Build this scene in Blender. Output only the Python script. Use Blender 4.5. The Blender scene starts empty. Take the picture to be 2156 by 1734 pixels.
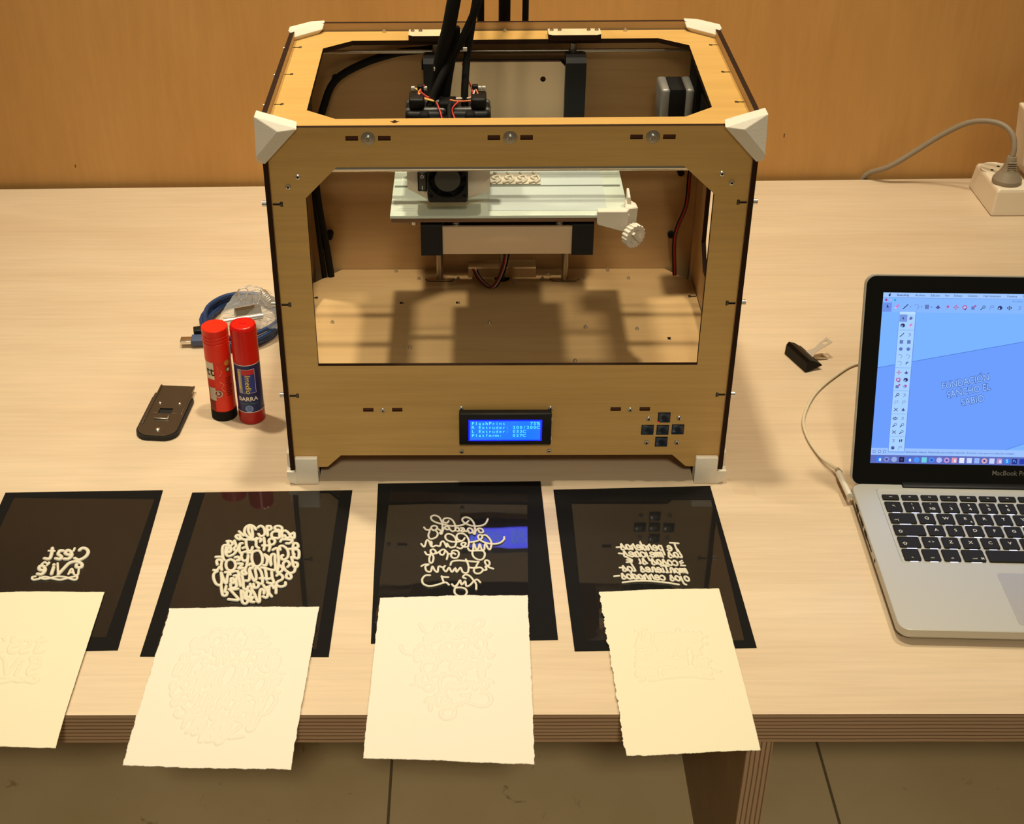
import bpy, bmesh, math, random
import numpy as np
from mathutils import Vector, Matrix
from mathutils.geometry import tessellate_polygon

random.seed(4)
SC = bpy.context.scene
COL = SC.collection
TZ = 0.33            # table top height above the floor; everything is built with the table top at z=0 and lifted by TZ at the end
R = math.radians

# ---------------------------------------------------------------- camera
cam_d = bpy.data.cameras.new('camera')
cam = bpy.data.objects.new('camera', cam_d)
COL.objects.link(cam)
pit, yaw, rol = 0.564460885, -0.0134192061, -0.0101043471
fw0 = Vector((math.sin(yaw), math.cos(yaw), 0)); rt = Vector((math.cos(yaw), -math.sin(yaw), 0)); up0 = Vector((0, 0, 1))
fw = math.cos(pit) * fw0 - math.sin(pit) * up0
uu = math.sin(pit) * fw0 + math.cos(pit) * up0
rr = math.cos(rol) * rt + math.sin(rol) * uu
u2 = -math.sin(rol) * rt + math.cos(rol) * uu
M = Matrix((rr, u2, -fw)).transposed().to_4x4()
M.translation = Vector((-0.03474, -1.18710, 0.87056))
cam.matrix_world = M
cam_d.sensor_fit = 'HORIZONTAL'
cam_d.sensor_width = 36
cam_d.lens = 2889.826 / 2156 * 36
cam_d.shift_x = (1078 - 963.32) / 2156
cam_d.shift_y = (814.479 - 867) / 2156
cam_d.clip_start = 0.02
SC.camera = cam

# ---------------------------------------------------------------- world, lamps, exposure
W = bpy.data.worlds.new('room_light'); SC.world = W; W.use_nodes = True
W.node_tree.nodes['Background'].inputs[0].default_value = (1.0, 0.86, 0.60, 1)
W.node_tree.nodes['Background'].inputs[1].default_value = 0.12

def spot(name, loc, tgt, power, size, ang=100, blend=0.6, colr=(1.0, 0.90, 0.665)):
    l = bpy.data.lights.new(name, 'SPOT'); l.energy = power; l.color = colr
    l.shadow_soft_size = size; l.spot_size = R(ang); l.spot_blend = blend
    o = bpy.data.objects.new(name, l); COL.objects.link(o)
    o.location = loc
    o.rotation_euler = (Vector(tgt) - Vector(loc)).to_track_quat('-Z', 'Y').to_euler()
    return o
spot('ceiling_spot', (-0.02, 0.0, 2.0), (0.0, 0.04, 0), 84, 0.045, 70, 1.0)
spot('ceiling_spot', (-0.70, 0.38, 2.0), (-0.74, 0.16, 0), 118, 0.05, 66, 1.0)
spot('ceiling_spot', (0.68, 0.30, 2.1), (0.68, 0.10, 0), 84, 0.08, 68, 1.0)
spot('ceiling_spot', (0.05, 0.22, 2.1), (0.10, 0.79, 1.3), 112, 0.10, 78, 1.0)
spot('ceiling_spot', (0.05, -2.30, 2.1), (0, -0.75, 0), 155, 0.15, 45, 1.0)
SC.view_settings.view_transform = 'Standard'
SC.view_settings.look = 'None'
SC.view_settings.gamma = 1.0
SC.view_settings.exposure = 0.0
try: SC.view_settings.use_curve_mapping = False
except Exception: pass

# ---------------------------------------------------------------- materials
def srgb(r, g, b):
    return tuple(((c / 255) / 12.92 if c <= 10 else ((c / 255 + 0.055) / 1.055) ** 2.4) for c in (r, g, b)) + (1,)
def mat(name, col, rough=0.5, metal=0.0, emit=None, es=1.0, spec=0.5, trans=0.0, ior=1.45, bump=0.0, bscale=200, var=0.0, coat=0.0):
    m = bpy.data.materials.new(name); m.use_nodes = True
    nt = m.node_tree; b = nt.nodes['Principled BSDF']
    b.inputs['Base Color'].default_value = col if len(col) == 4 else tuple(col) + (1,)
    b.inputs['Roughness'].default_value = rough; b.inputs['Metallic'].default_value = metal
    b.inputs['Specular IOR Level'].default_value = spec
    b.inputs['Transmission Weight'].default_value = trans; b.inputs['IOR'].default_value = ior
    b.inputs['Coat Weight'].default_value = coat
    if emit:
        b.inputs['Emission Color'].default_value = emit; b.inputs['Emission Strength'].default_value = es
    if bump or var:
        tc = nt.nodes.new('ShaderNodeTexCoord'); n = nt.nodes.new('ShaderNodeTexNoise')
        n.inputs['Scale'].default_value = bscale; n.inputs['Detail'].default_value = 3
        nt.links.new(tc.outputs['Object'], n.inputs['Vector'])
        if bump:
            bp = nt.nodes.new('ShaderNodeBump'); bp.inputs['Strength'].default_value = bump; bp.inputs['Distance'].default_value = 0.001
            nt.links.new(n.outputs['Fac'], bp.inputs['Height']); nt.links.new(bp.outputs['Normal'], b.inputs['Normal'])
        if var:
            mx = nt.nodes.new('ShaderNodeMix'); mx.data_type = 'RGBA'; mx.blend_type = 'MULTIPLY'; mx.inputs[0].default_value = var
            mx.inputs[6].default_value = tuple(col)[:3] + (1,)
            nt.links.new(n.outputs['Fac'], mx.inputs[7]); nt.links.new(mx.outputs[2], b.inputs['Base Color'])
    return m
def wood(name, c1, c2, scale=(6, 160, 160), rough=0.45, fine=0.25, big=(1.2, 10, 10), c3=None, spec=0.35):
    """wood grain: fine streaks stretched along the axis with the small scale, plus broad soft bands"""
    m = bpy.data.materials.new(name); m.use_nodes = True
    nt = m.node_tree; b = nt.nodes['Principled BSDF']; N = nt.nodes.new; L = nt.links.new
    b.inputs['Roughness'].default_value = rough; b.inputs['Specular IOR Level'].default_value = spec
    tc = N('ShaderNodeTexCoord')
    def noise(sc, det, ns=1.0):
        mp = N('ShaderNodeMapping'); mp.inputs['Scale'].default_value = sc; L(tc.outputs['Object'], mp.inputs['Vector'])
        n = N('ShaderNodeTexNoise'); n.inputs['Scale'].default_value = ns; n.inputs['Detail'].default_value = det; n.inputs['Roughness'].default_value = 0.6
        n.inputs['Distortion'].default_value = 0.4
        L(mp.outputs[0], n.inputs['Vector']); return n
    n1 = noise(scale, 6); n2 = noise(big, 3)
    r2 = N('ShaderNodeValToRGB'); r2.color_ramp.elements[0].position = 0.35; r2.color_ramp.elements[1].position = 0.65
    r2.color_ramp.elements[0].color = c1; r2.color_ramp.elements[1].color = c2
    L(n2.outputs['Fac'], r2.inputs['Fac'])
    r1 = N('ShaderNodeValToRGB'); r1.color_ramp.elements[0].position = 0.35; r1.color_ramp.elements[1].position = 0.62
    k = 1 - fine; r1.color_ramp.elements[0].color = (k, k, k, 1); r1.color_ramp.elements[1].color = (1, 1, 1, 1)
    L(n1.outputs['Fac'], r1.inputs['Fac'])
    mx = N('ShaderNodeMix'); mx.data_type = 'RGBA'; mx.blend_type = 'MULTIPLY'; mx.inputs[0].default_value = 1
    L(r2.outputs['Color'], mx.inputs[6]); L(r1.outputs['Color'], mx.inputs[7])
    L(mx.outputs[2], b.inputs['Base Color'])
    return m
def plies(name, ca, cb, axis, period, rough=0.7):
    """edge of plywood: thin layers stacked along one axis"""
    m = bpy.data.materials.new(name); m.use_nodes = True
    nt = m.node_tree; b = nt.nodes['Principled BSDF']; N = nt.nodes.new; L = nt.links.new
    b.inputs['Roughness'].default_value = rough; b.inputs['Specular IOR Level'].default_value = 0.2
    tc = N('ShaderNodeTexCoord'); sp = N('ShaderNodeSeparateXYZ'); L(tc.outputs['Object'], sp.inputs[0])
    d = N('ShaderNodeMath'); d.operation = 'DIVIDE'; d.inputs[1].default_value = period; L(sp.outputs[axis], d.inputs[0])
    nz = N('ShaderNodeTexNoise'); nz.inputs['Scale'].default_value = 9; nz.inputs['Detail'].default_value = 5
    mp = N('ShaderNodeMapping'); mp.inputs['Scale'].default_value = (1, 1, 6) if axis == 2 else (6, 1, 1); L(tc.outputs['Object'], mp.inputs['Vector']); L(mp.outputs[0], nz.inputs['Vector'])
    a = N('ShaderNodeMath'); a.operation = 'MULTIPLY_ADD'; a.inputs[1].default_value = 0.5; L(nz.outputs['Fac'], a.inputs[0]); L(d.outputs[0], a.inputs[2])
    f = N('ShaderNodeMath'); f.operation = 'FRACT'; L(a.outputs[0], f.inputs[0])
    r = N('ShaderNodeValToRGB'); e = r.color_ramp.elements
    e[0].position = 0.0; e[0].color = ca; e[1].position = 0.55; e[1].color = ca
    x = e.new(0.68); x.color = cb; x = e.new(0.85); x.color = cb; x = e.new(0.97); x.color = ca
    L(f.outputs[0], r.inputs['Fac']); L(r.outputs['Color'], b.inputs['Base Color'])
    return m

M_TABLE = wood('maple_veneer', (0.66, 0.515, 0.36, 1), (0.61, 0.46, 0.31, 1), (9, 210, 210), 0.38, 0.09, (1.3, 9, 9))
M_TEDGE = plies('table_ply_edge', (0.33, 0.215, 0.13, 1), (0.14, 0.08, 0.045, 1), 2, 0.0042)
M_LEDGE = plies('leg_ply_edge', (0.33, 0.215, 0.13, 1), (0.14, 0.08, 0.045, 1), 0, 0.0042)
M_LEG = wood('leg_board', (0.30, 0.19, 0.10, 1), (0.25, 0.15, 0.08, 1), (60, 6, 160), 0.5, 0.1)
M_WALL = wood('wall_birch_veneer', (0.60, 0.325, 0.105, 1), (0.54, 0.28, 0.083, 1), (90, 90, 9), 0.45, 0.07, (4, 4, 1.3))
M_PLY = wood('printer_plywood', (0.61, 0.375, 0.125, 1), (0.55, 0.33, 0.105, 1), (7, 130, 190), 0.4, 0.10, (3, 14, 14))
M_PLYTOP = wood('printer_plywood_top', (0.62, 0.37, 0.115, 1), (0.58, 0.34, 0.10, 1), (7, 130, 190), 0.4, 0.10, (3, 14, 14))  # top panel plywood: same gloss as the front, only its tone differs
M_PLYIN = wood('printer_plywood_inside', (0.58, 0.38, 0.175, 1), (0.52, 0.32, 0.14, 1), (7, 130, 130), 0.5, 0.08, (3, 9, 9))
M_BURN = mat('laser_burnt_edge', srgb(44, 26, 14), 0.75, spec=0.15)
M_WHITE = mat('white_printed_plastic', srgb(222, 212, 196), 0.5, bump=0.15, bscale=600)
M_BLACKP = mat('black_plastic', srgb(16, 15, 15), 0.5, spec=0.35)
M_BLACKM = mat('black_matte', srgb(16, 14, 12), 0.75, spec=0.25)
M_GREYP = mat('dark_grey_plastic', srgb(62, 60, 56), 0.5)
M_STEEL = mat('steel', (0.70, 0.68, 0.64, 1), 0.25, 1.0)
M_DSTEEL = mat('dull_steel', (0.42, 0.38, 0.32, 1), 0.35, 1.0)
M_BRASS = mat('warm_steel', (0.66, 0.62, 0.54, 1), 0.28, 0.85)
M_DARKM = mat('dark_gunmetal', (0.10, 0.085, 0.07, 1), 0.35, 0.9)
M_GLASS = mat('build_plate_glass', srgb(206, 216, 202), 0.08, spec=0.6)
M_TAPE = mat('blueish_bed_film', srgb(198, 208, 204), 0.18, spec=0.6)
M_TAPED = mat('bed_film_seam', srgb(118, 124, 116), 0.3)
M_RED = mat('red_wire', srgb(190, 40, 26), 0.5)
M_ORANGE = mat('orange_wire', srgb(225, 120, 70), 0.5)
M_YEL = mat('yellow_wire', srgb(225, 190, 90), 0.5)
M_WIREW = mat('white_wire', srgb(205, 200, 190), 0.5)
M_CARD = mat('black_card', srgb(15, 13, 11), 0.8, spec=0.16, bump=0.1, bscale=900)
M_PLA = mat('white_lettering_plastic', srgb(205, 196, 176), 0.5)
M_PAPER = mat('cotton_paper', (0.70, 0.635, 0.53, 1), 0.9, spec=0.1, bump=0.12, bscale=1200)
M_PAPER2 = mat('cream_cotton_paper', (0.71, 0.635, 0.465, 1), 0.9, spec=0.1, bump=0.12, bscale=1200)
M_ALU = mat('anodised_aluminium', (0.51, 0.49, 0.435, 1), 0.45, 0.45)
M_PAD = mat('trackpad', (0.50, 0.47, 0.42, 1), 0.4, 0.6)
M_KEY = mat('keycap_black', srgb(26, 24, 22), 0.6, spec=0.22)
M_LEG2 = mat('key_legend', srgb(205, 200, 190), 0.6)
M_BACKL = mat('key_backlight', (0.6, 0.65, 1, 1), 0.5, emit=(0.55, 0.6, 1.0, 1), es=1.6)
M_BEZEL = mat('glossy_black_bezel', srgb(12, 11, 9), 0.06, spec=0.5)
M_RUBBER = mat('black_rubber', srgb(14, 13, 12), 0.6)
M_GREYC = mat('grey_cable', srgb(142, 128, 108), 0.5)
M_WCAB = mat('off_white_cable', srgb(205, 192, 165), 0.45)
M_STRIP = mat('white_power_strip', srgb(232, 216, 192), 0.4)
M_GLUER = mat('orange_red_plastic', srgb(226, 38, 14), 0.35)
M_GLUER2 = mat('red_plastic', srgb(205, 16, 10), 0.28)
M_GLUED = mat('dark_red_plastic', srgb(160, 18, 16), 0.3)
M_NAVY = mat('navy_label', srgb(26, 34, 92), 0.35)
M_BLUEC = mat('blue_cable', srgb(26, 52, 96), 0.4)
def flat(name, r, g, b, rough=0.5): return mat(name, srgb(r, g, b), rough)
def glow(name, r, g, b, es=1.0): 
    return mat(name, (0, 0, 0, 1), 0.25, emit=srgb(r, g, b), es=es)
def acetate(name, rough, bump, gcol=(1, 1, 1, 1), haze=0.0, bs=9):
    m = bpy.data.materials.new(name); m.use_nodes = True
    nt = m.node_tree; N = nt.nodes.new; L = nt.links.new
    nt.nodes.remove(nt.nodes['Principled BSDF']); out = nt.nodes['Material Output']
    t = N('ShaderNodeBsdfTransparent'); g = N('ShaderNodeBsdfGlossy'); g.inputs['Roughness'].default_value = rough
    g.inputs['Color'].default_value = gcol
    fr = N('ShaderNodeFresnel'); fr.inputs['IOR'].default_value = 1.42
    tc = N('ShaderNodeTexCoord'); n = N('ShaderNodeTexNoise'); n.inputs['Scale'].default_value = bs; n.inputs['Detail'].default_value = 1
    bp = N('ShaderNodeBump'); bp.inputs['Strength'].default_value = bump; bp.inputs['Distance'].default_value = 0.01
    L(tc.outputs['Object'], n.inputs['Vector']); L(n.outputs['Fac'], bp.inputs['Height'])
    L(bp.outputs['Normal'], g.inputs['Normal']); L(bp.outputs['Normal'], fr.inputs['Normal'])
    ge = N('ShaderNodeNewGeometry'); inv = N('ShaderNodeMath'); inv.operation = 'SUBTRACT'; inv.inputs[0].default_value = 1.0; L(ge.outputs['Backfacing'], inv.inputs[1])
    mu = N('ShaderNodeMath'); mu.operation = 'MULTIPLY'; mu.use_clamp = True; L(fr.outputs[0], mu.inputs[0]); L(inv.outputs[0], mu.inputs[1])
    mx = N('ShaderNodeMixShader'); L(mu.outputs[0], mx.inputs[0]); L(t.outputs[0], mx.inputs[1]); L(g.outputs[0], mx.inputs[2])
    last = mx
    if haze:
        d = N('ShaderNodeBsdfDiffuse'); d.inputs['Color'].default_value = (0.8, 0.8, 0.8, 1)
        m2 = N('ShaderNodeMixShader'); m2.inputs[0].default_value = haze
        L(mx.outputs[0], m2.inputs[1]); L(d.outputs[0], m2.inputs[2]); last = m2
    L(last.outputs[0], out.inputs['Surface'])
    return m
M_ACET = acetate('clear_acetate', 0.03, 0.05, haze=0.0)
M_ACET2 = acetate('clear_acetate_creased', 0.03, 0.09, haze=0.0, bs=14)
M_BAG = acetate('clear_plastic_bag', 0.12, 0.9, haze=0.12, bs=60)

# ---------------------------------------------------------------- mesh building
class MB:
    def __init__(s, M=None):
        s.v = []; s.f = []; s.m = []; s.s = []; s.M = M
    def add(s, V, F, m=0, sm=False):
        o = len(s.v)
        if s.M is not None: V = [s.M @ Vector(p) for p in V]
        s.v += [tuple(p) for p in V]
        for f in F:
            s.f.append([i + o for i in f]); s.m.append(m); s.s.append(sm)
        return s
    def frombm(s, bm, m=0, sm=False):
        bm.verts.index_update()
        s.add([v.co.copy() for v in bm.verts], [[v.index for v in f.verts] for f in bm.faces], m, sm); bm.free(); return s
    def box(s, x0, x1, y0, y1, z0, z1, m=0, bev=0, seg=2):
        V = [(x, y, z) for x in (x0, x1) for y in (y0, y1) for z in (z0, z1)]
        F = [(0, 1, 3, 2), (4, 6, 7, 5), (0, 4, 5, 1), (2, 3, 7, 6), (0, 2, 6, 4), (1, 5, 7, 3)]
        if not bev: return s.add(V, F, m)
        bm = bmesh.new(); vs = [bm.verts.new(p) for p in V]
        for f in F: bm.faces.new([vs[i] for i in f])
        bmesh.ops.bevel(bm, geom=bm.edges[:], offset=bev, segments=seg, affect='EDGES', profile=0.5)
        return s.frombm(bm, m, seg > 1)
    def hull(s, pts, m=0, bev=0, seg=1):
        bm = bmesh.new()
        for p in pts: bm.verts.new(p)
        r = bmesh.ops.convex_hull(bm, input=bm.verts[:])
        bmesh.ops.delete(bm, geom=[v for v in bm.verts if not v.link_faces], context='VERTS')
        bmesh.ops.dissolve_limit(bm, angle_limit=R(3), verts=bm.verts[:], edges=bm.edges[:])
        if bev: bmesh.ops.bevel(bm, geom=bm.edges[:], offset=bev, segments=seg, affect='EDGES', profile=0.5)
        return s.frombm(bm, m, False)
    def prism(s, poly, ax, lo, hi, holes=(), mf=0, ms=None, mb=None):
        """polygon (in the two axes other than ax, in x,y,z order) extruded from lo to hi along ax; hi side gets mf, lo side mb"""
        ms = mf if ms is None else ms; mb = mf if mb is None else mb
        loops = [list(poly)] + [list(h) for h in holes]
        flatp = [p for l in loops for p in l]
        tris = tessellate_polygon([[Vector((p[0], p[1], 0)) for p in l] for l in loops])
        def P(p, t):
            return {'x': (t, p[0], p[1]), 'y': (p[0], t, p[1]), 'z': (p[0], p[1], t)}[ax]
        s.add([P(p, hi) for p in flatp], [tuple(t) for t in tris], mf)
        s.add([P(p, lo) for p in flatp], [tuple(t)[::-1] for t in tris], mb)
        for l in loops:
            n = len(l)
            s.add([P(p, lo) for p in l] + [P(p, hi) for p in l], [(i, (i + 1) % n, n + (i + 1) % n, n + i) for i in range(n)], ms)
        return s
    def cyl(s, p0, p1, r, n=20, m=0, r1=None, cap=True, mc=None):
        p0 = Vector(p0); p1 = Vector(p1); r1 = r if r1 is None else r1
        q = (p1 - p0).to_track_quat('Z', 'Y'); X = q @ Vector((1, 0, 0)); Y = q @ Vector((0, 1, 0))
        ring = lambda c, rad: [c + X * rad * math.cos(2 * math.pi * i / n) + Y * rad * math.sin(2 * math.pi * i / n) for i in range(n)]
        a = ring(p0, r); b = ring(p1, r1)
        s.add(a + b, [(i, (i + 1) % n, n + (i + 1) % n, n + i) for i in range(n)], m, True)
        if cap:
            mc = m if mc is None else mc
            s.add(a, [tuple(range(n))[::-1]], mc); s.add(b, [tuple(range(n))], mc)
        return s
    def lathe(s, prof, c=(0, 0, 0), n=40, m=0, mats=None):
        """profile of (radius, z) about a vertical axis; mats gives a material per band"""
        c = Vector(c)
        for k in range(len(prof) - 1):
            (ra, za), (rb, zb) = prof[k], prof[k + 1]
            V = [c + Vector((rad * math.cos(2 * math.pi * i / n), rad * math.sin(2 * math.pi * i / n), z)) for rad, z in ((ra, za), (rb, zb)) for i in range(n)]
            s.add(V, [(i, (i + 1) % n, n + (i + 1) % n, n + i) for i in range(n)], mats[k] if mats else m, abs(zb - za) > 1e-6)
        return s
    def tube(s, pts, r, n=8, m=0, sub=4, closed=False, flatz=1.0):
        pts = smooth(pts, sub, closed) if sub > 1 else [Vector(p) for p in pts]
        rs = r if callable(r) else (lambda t: r)
        N = len(pts); V = []; up = None
        for i, p in enumerate(pts):
            a = pts[(i - 1) % N] if (closed or i > 0) else p; b = pts[(i + 1) % N] if (closed or i < N - 1) else p
            t = (b - a)
            t = t.normalized() if t.length > 1e-9 else Vector((1, 0, 0))
            if up is None:
                up = Vector((0, 0, 1)) if abs(t.z) < 0.9 else Vector((1, 0, 0))
            side = t.cross(up)
            if side.length < 1e-6: side = t.orthogonal()
            side.normalize(); up2 = side.cross(t).normalized(); up = up2
            rad = rs(i / max(1, N - 1))
            for k in range(n):
                w = 2 * math.pi * k / n
                V.append(p + side * math.cos(w) * rad + up2 * math.sin(w) * rad * flatz)
        F = []
        for i in range(N if closed else N - 1):
            j = (i + 1) % N
            F += [(i * n + k, i * n + (k + 1) % n, j * n + (k + 1) % n, j * n + k) for k in range(n)]
        if not closed:
            # rounded ends
            for e, q in ((0, -1), (N - 1, 1)):
                a = pts[e]; t = (pts[1] - pts[0]).normalized() * -1 if e == 0 else (pts[-1] - pts[-2]).normalized()
                base = len(V); rad = rs(0 if e == 0 else 1)
                for k in range(n):
                    d = V[e * n + k] - a; V.append(a + d * 0.7 + t * rad * 0.6)
                V.append(a + t * rad * 0.85)
                for k in range(n):
                    k2 = (k + 1) % n
                    F.append((e * n + k, e * n + k2, base + k2, base + k)); F.append((base + k, base + k2, base + n))
        return s.add(V, F, m, True)
    def text(s, txt, size, fn, m=0, align='CENTER', shear=0.0, off=0.0, ext=0.0, sx=1.0):
        V, F = glyphs(txt, size, align, shear, off, ext)
        return s.add([fn(x * sx, y, z) for x, y, z in V], F, m)
    def build(s, name, mats, parent=None, org=None):
        if parent is not None: org = ORG[parent]
        elif org is None: org = (0, 0, 0)
        org = Vector(org)
        me = bpy.data.meshes.new(name)
        me.from_pydata([tuple(Vector(p) - org) for p in s.v], [], s.f)
        for mt in (mats if isinstance(mats, (list, tuple)) else [mats]): me.materials.append(mt)
        me.polygons.foreach_set('material_index', s.m); me.polygons.foreach_set('use_smooth', s.s)
        bm = bmesh.new(); bm.from_mesh(me); bmesh.ops.recalc_face_normals(bm, faces=bm.faces[:]); bm.to_mesh(me); bm.free()
        me.update()
        o = bpy.data.objects.new(name, me); COL.objects.link(o)
        if parent is not None: o.parent = parent
        else: o.location = org
        ORG[o] = org
        return o
ORG = {}
def smooth(pts, sub, closed=False):
    P = [Vector(p) for p in pts]; n = len(P)
    if n < 3 and not closed: return P
    out = []
    for i in range(n if closed else n - 1):
        p0 = P[(i - 1) % n] if (closed or i > 0) else P[0] * 2 - P[1]
        p1 = P[i]; p2 = P[(i + 1) % n]; p3 = P[(i + 2) % n] if (closed or i + 2 < n) else P[-1] * 2 - P[-2]
        for k in range(sub):
            t = k / sub
            out.append(0.5 * ((2 * p1) + (p2 - p0) * t + (2 * p0 - 5 * p1 + 4 * p2 - p3) * t * t + (3 * p1 - p0 - 3 * p2 + p3) * t ** 3))
    if not closed: out.append(P[-1])
    return out
_G = {}
def glyphs(txt, size, align='CENTER', shear=0.0, off=0.0, ext=0.0):
    key = (txt, round(size, 6), align, shear, off, ext)
    if key in _G: return _G[key]
    cu = bpy.data.curves.new('t', 'FONT'); cu.body = txt; cu.size = 1.0; cu.align_x = align; cu.align_y = 'CENTER'
    cu.shear = shear; cu.offset = off; cu.fill_mode = 'BOTH'; cu.resolution_u = 3; cu.extrude = ext / size if size else 0
    ob = bpy.data.objects.new('t', cu); me = ob.to_mesh()
    V = [(v.co.x * size, v.co.y * size, v.co.z * size) for v in me.vertices]; F = [tuple(p.vertices) for p in me.polygons]
    ob.to_mesh_clear(); bpy.data.objects.remove(ob); bpy.data.curves.remove(cu)
    _G[key] = (V, F); return V, F
def thing(name, label, cat, org, group=None):
    o = bpy.data.objects.new(name, None); COL.objects.link(o); o.location = org; ORG[o] = Vector(org)
    o.empty_display_size = 0.02
    return tag(o, label, cat, group)
def tag(o, label, cat, group=None):
    o['label'] = label; o['category'] = cat
    if group: o['group'] = group
    return o
def struct(o): o['kind'] = 'structure'; return o
def inst(src, parent, loc, rot=None):
    """a further copy of a part, sharing its mesh (mesh centred on its own origin)"""
    o = src.copy(); COL.objects.link(o); o.parent = parent
    o.location = Vector(loc) - ORG[parent]
    if rot is not None: o.rotation_euler = rot
    ORG[o] = Vector(loc)
    return o
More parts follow.
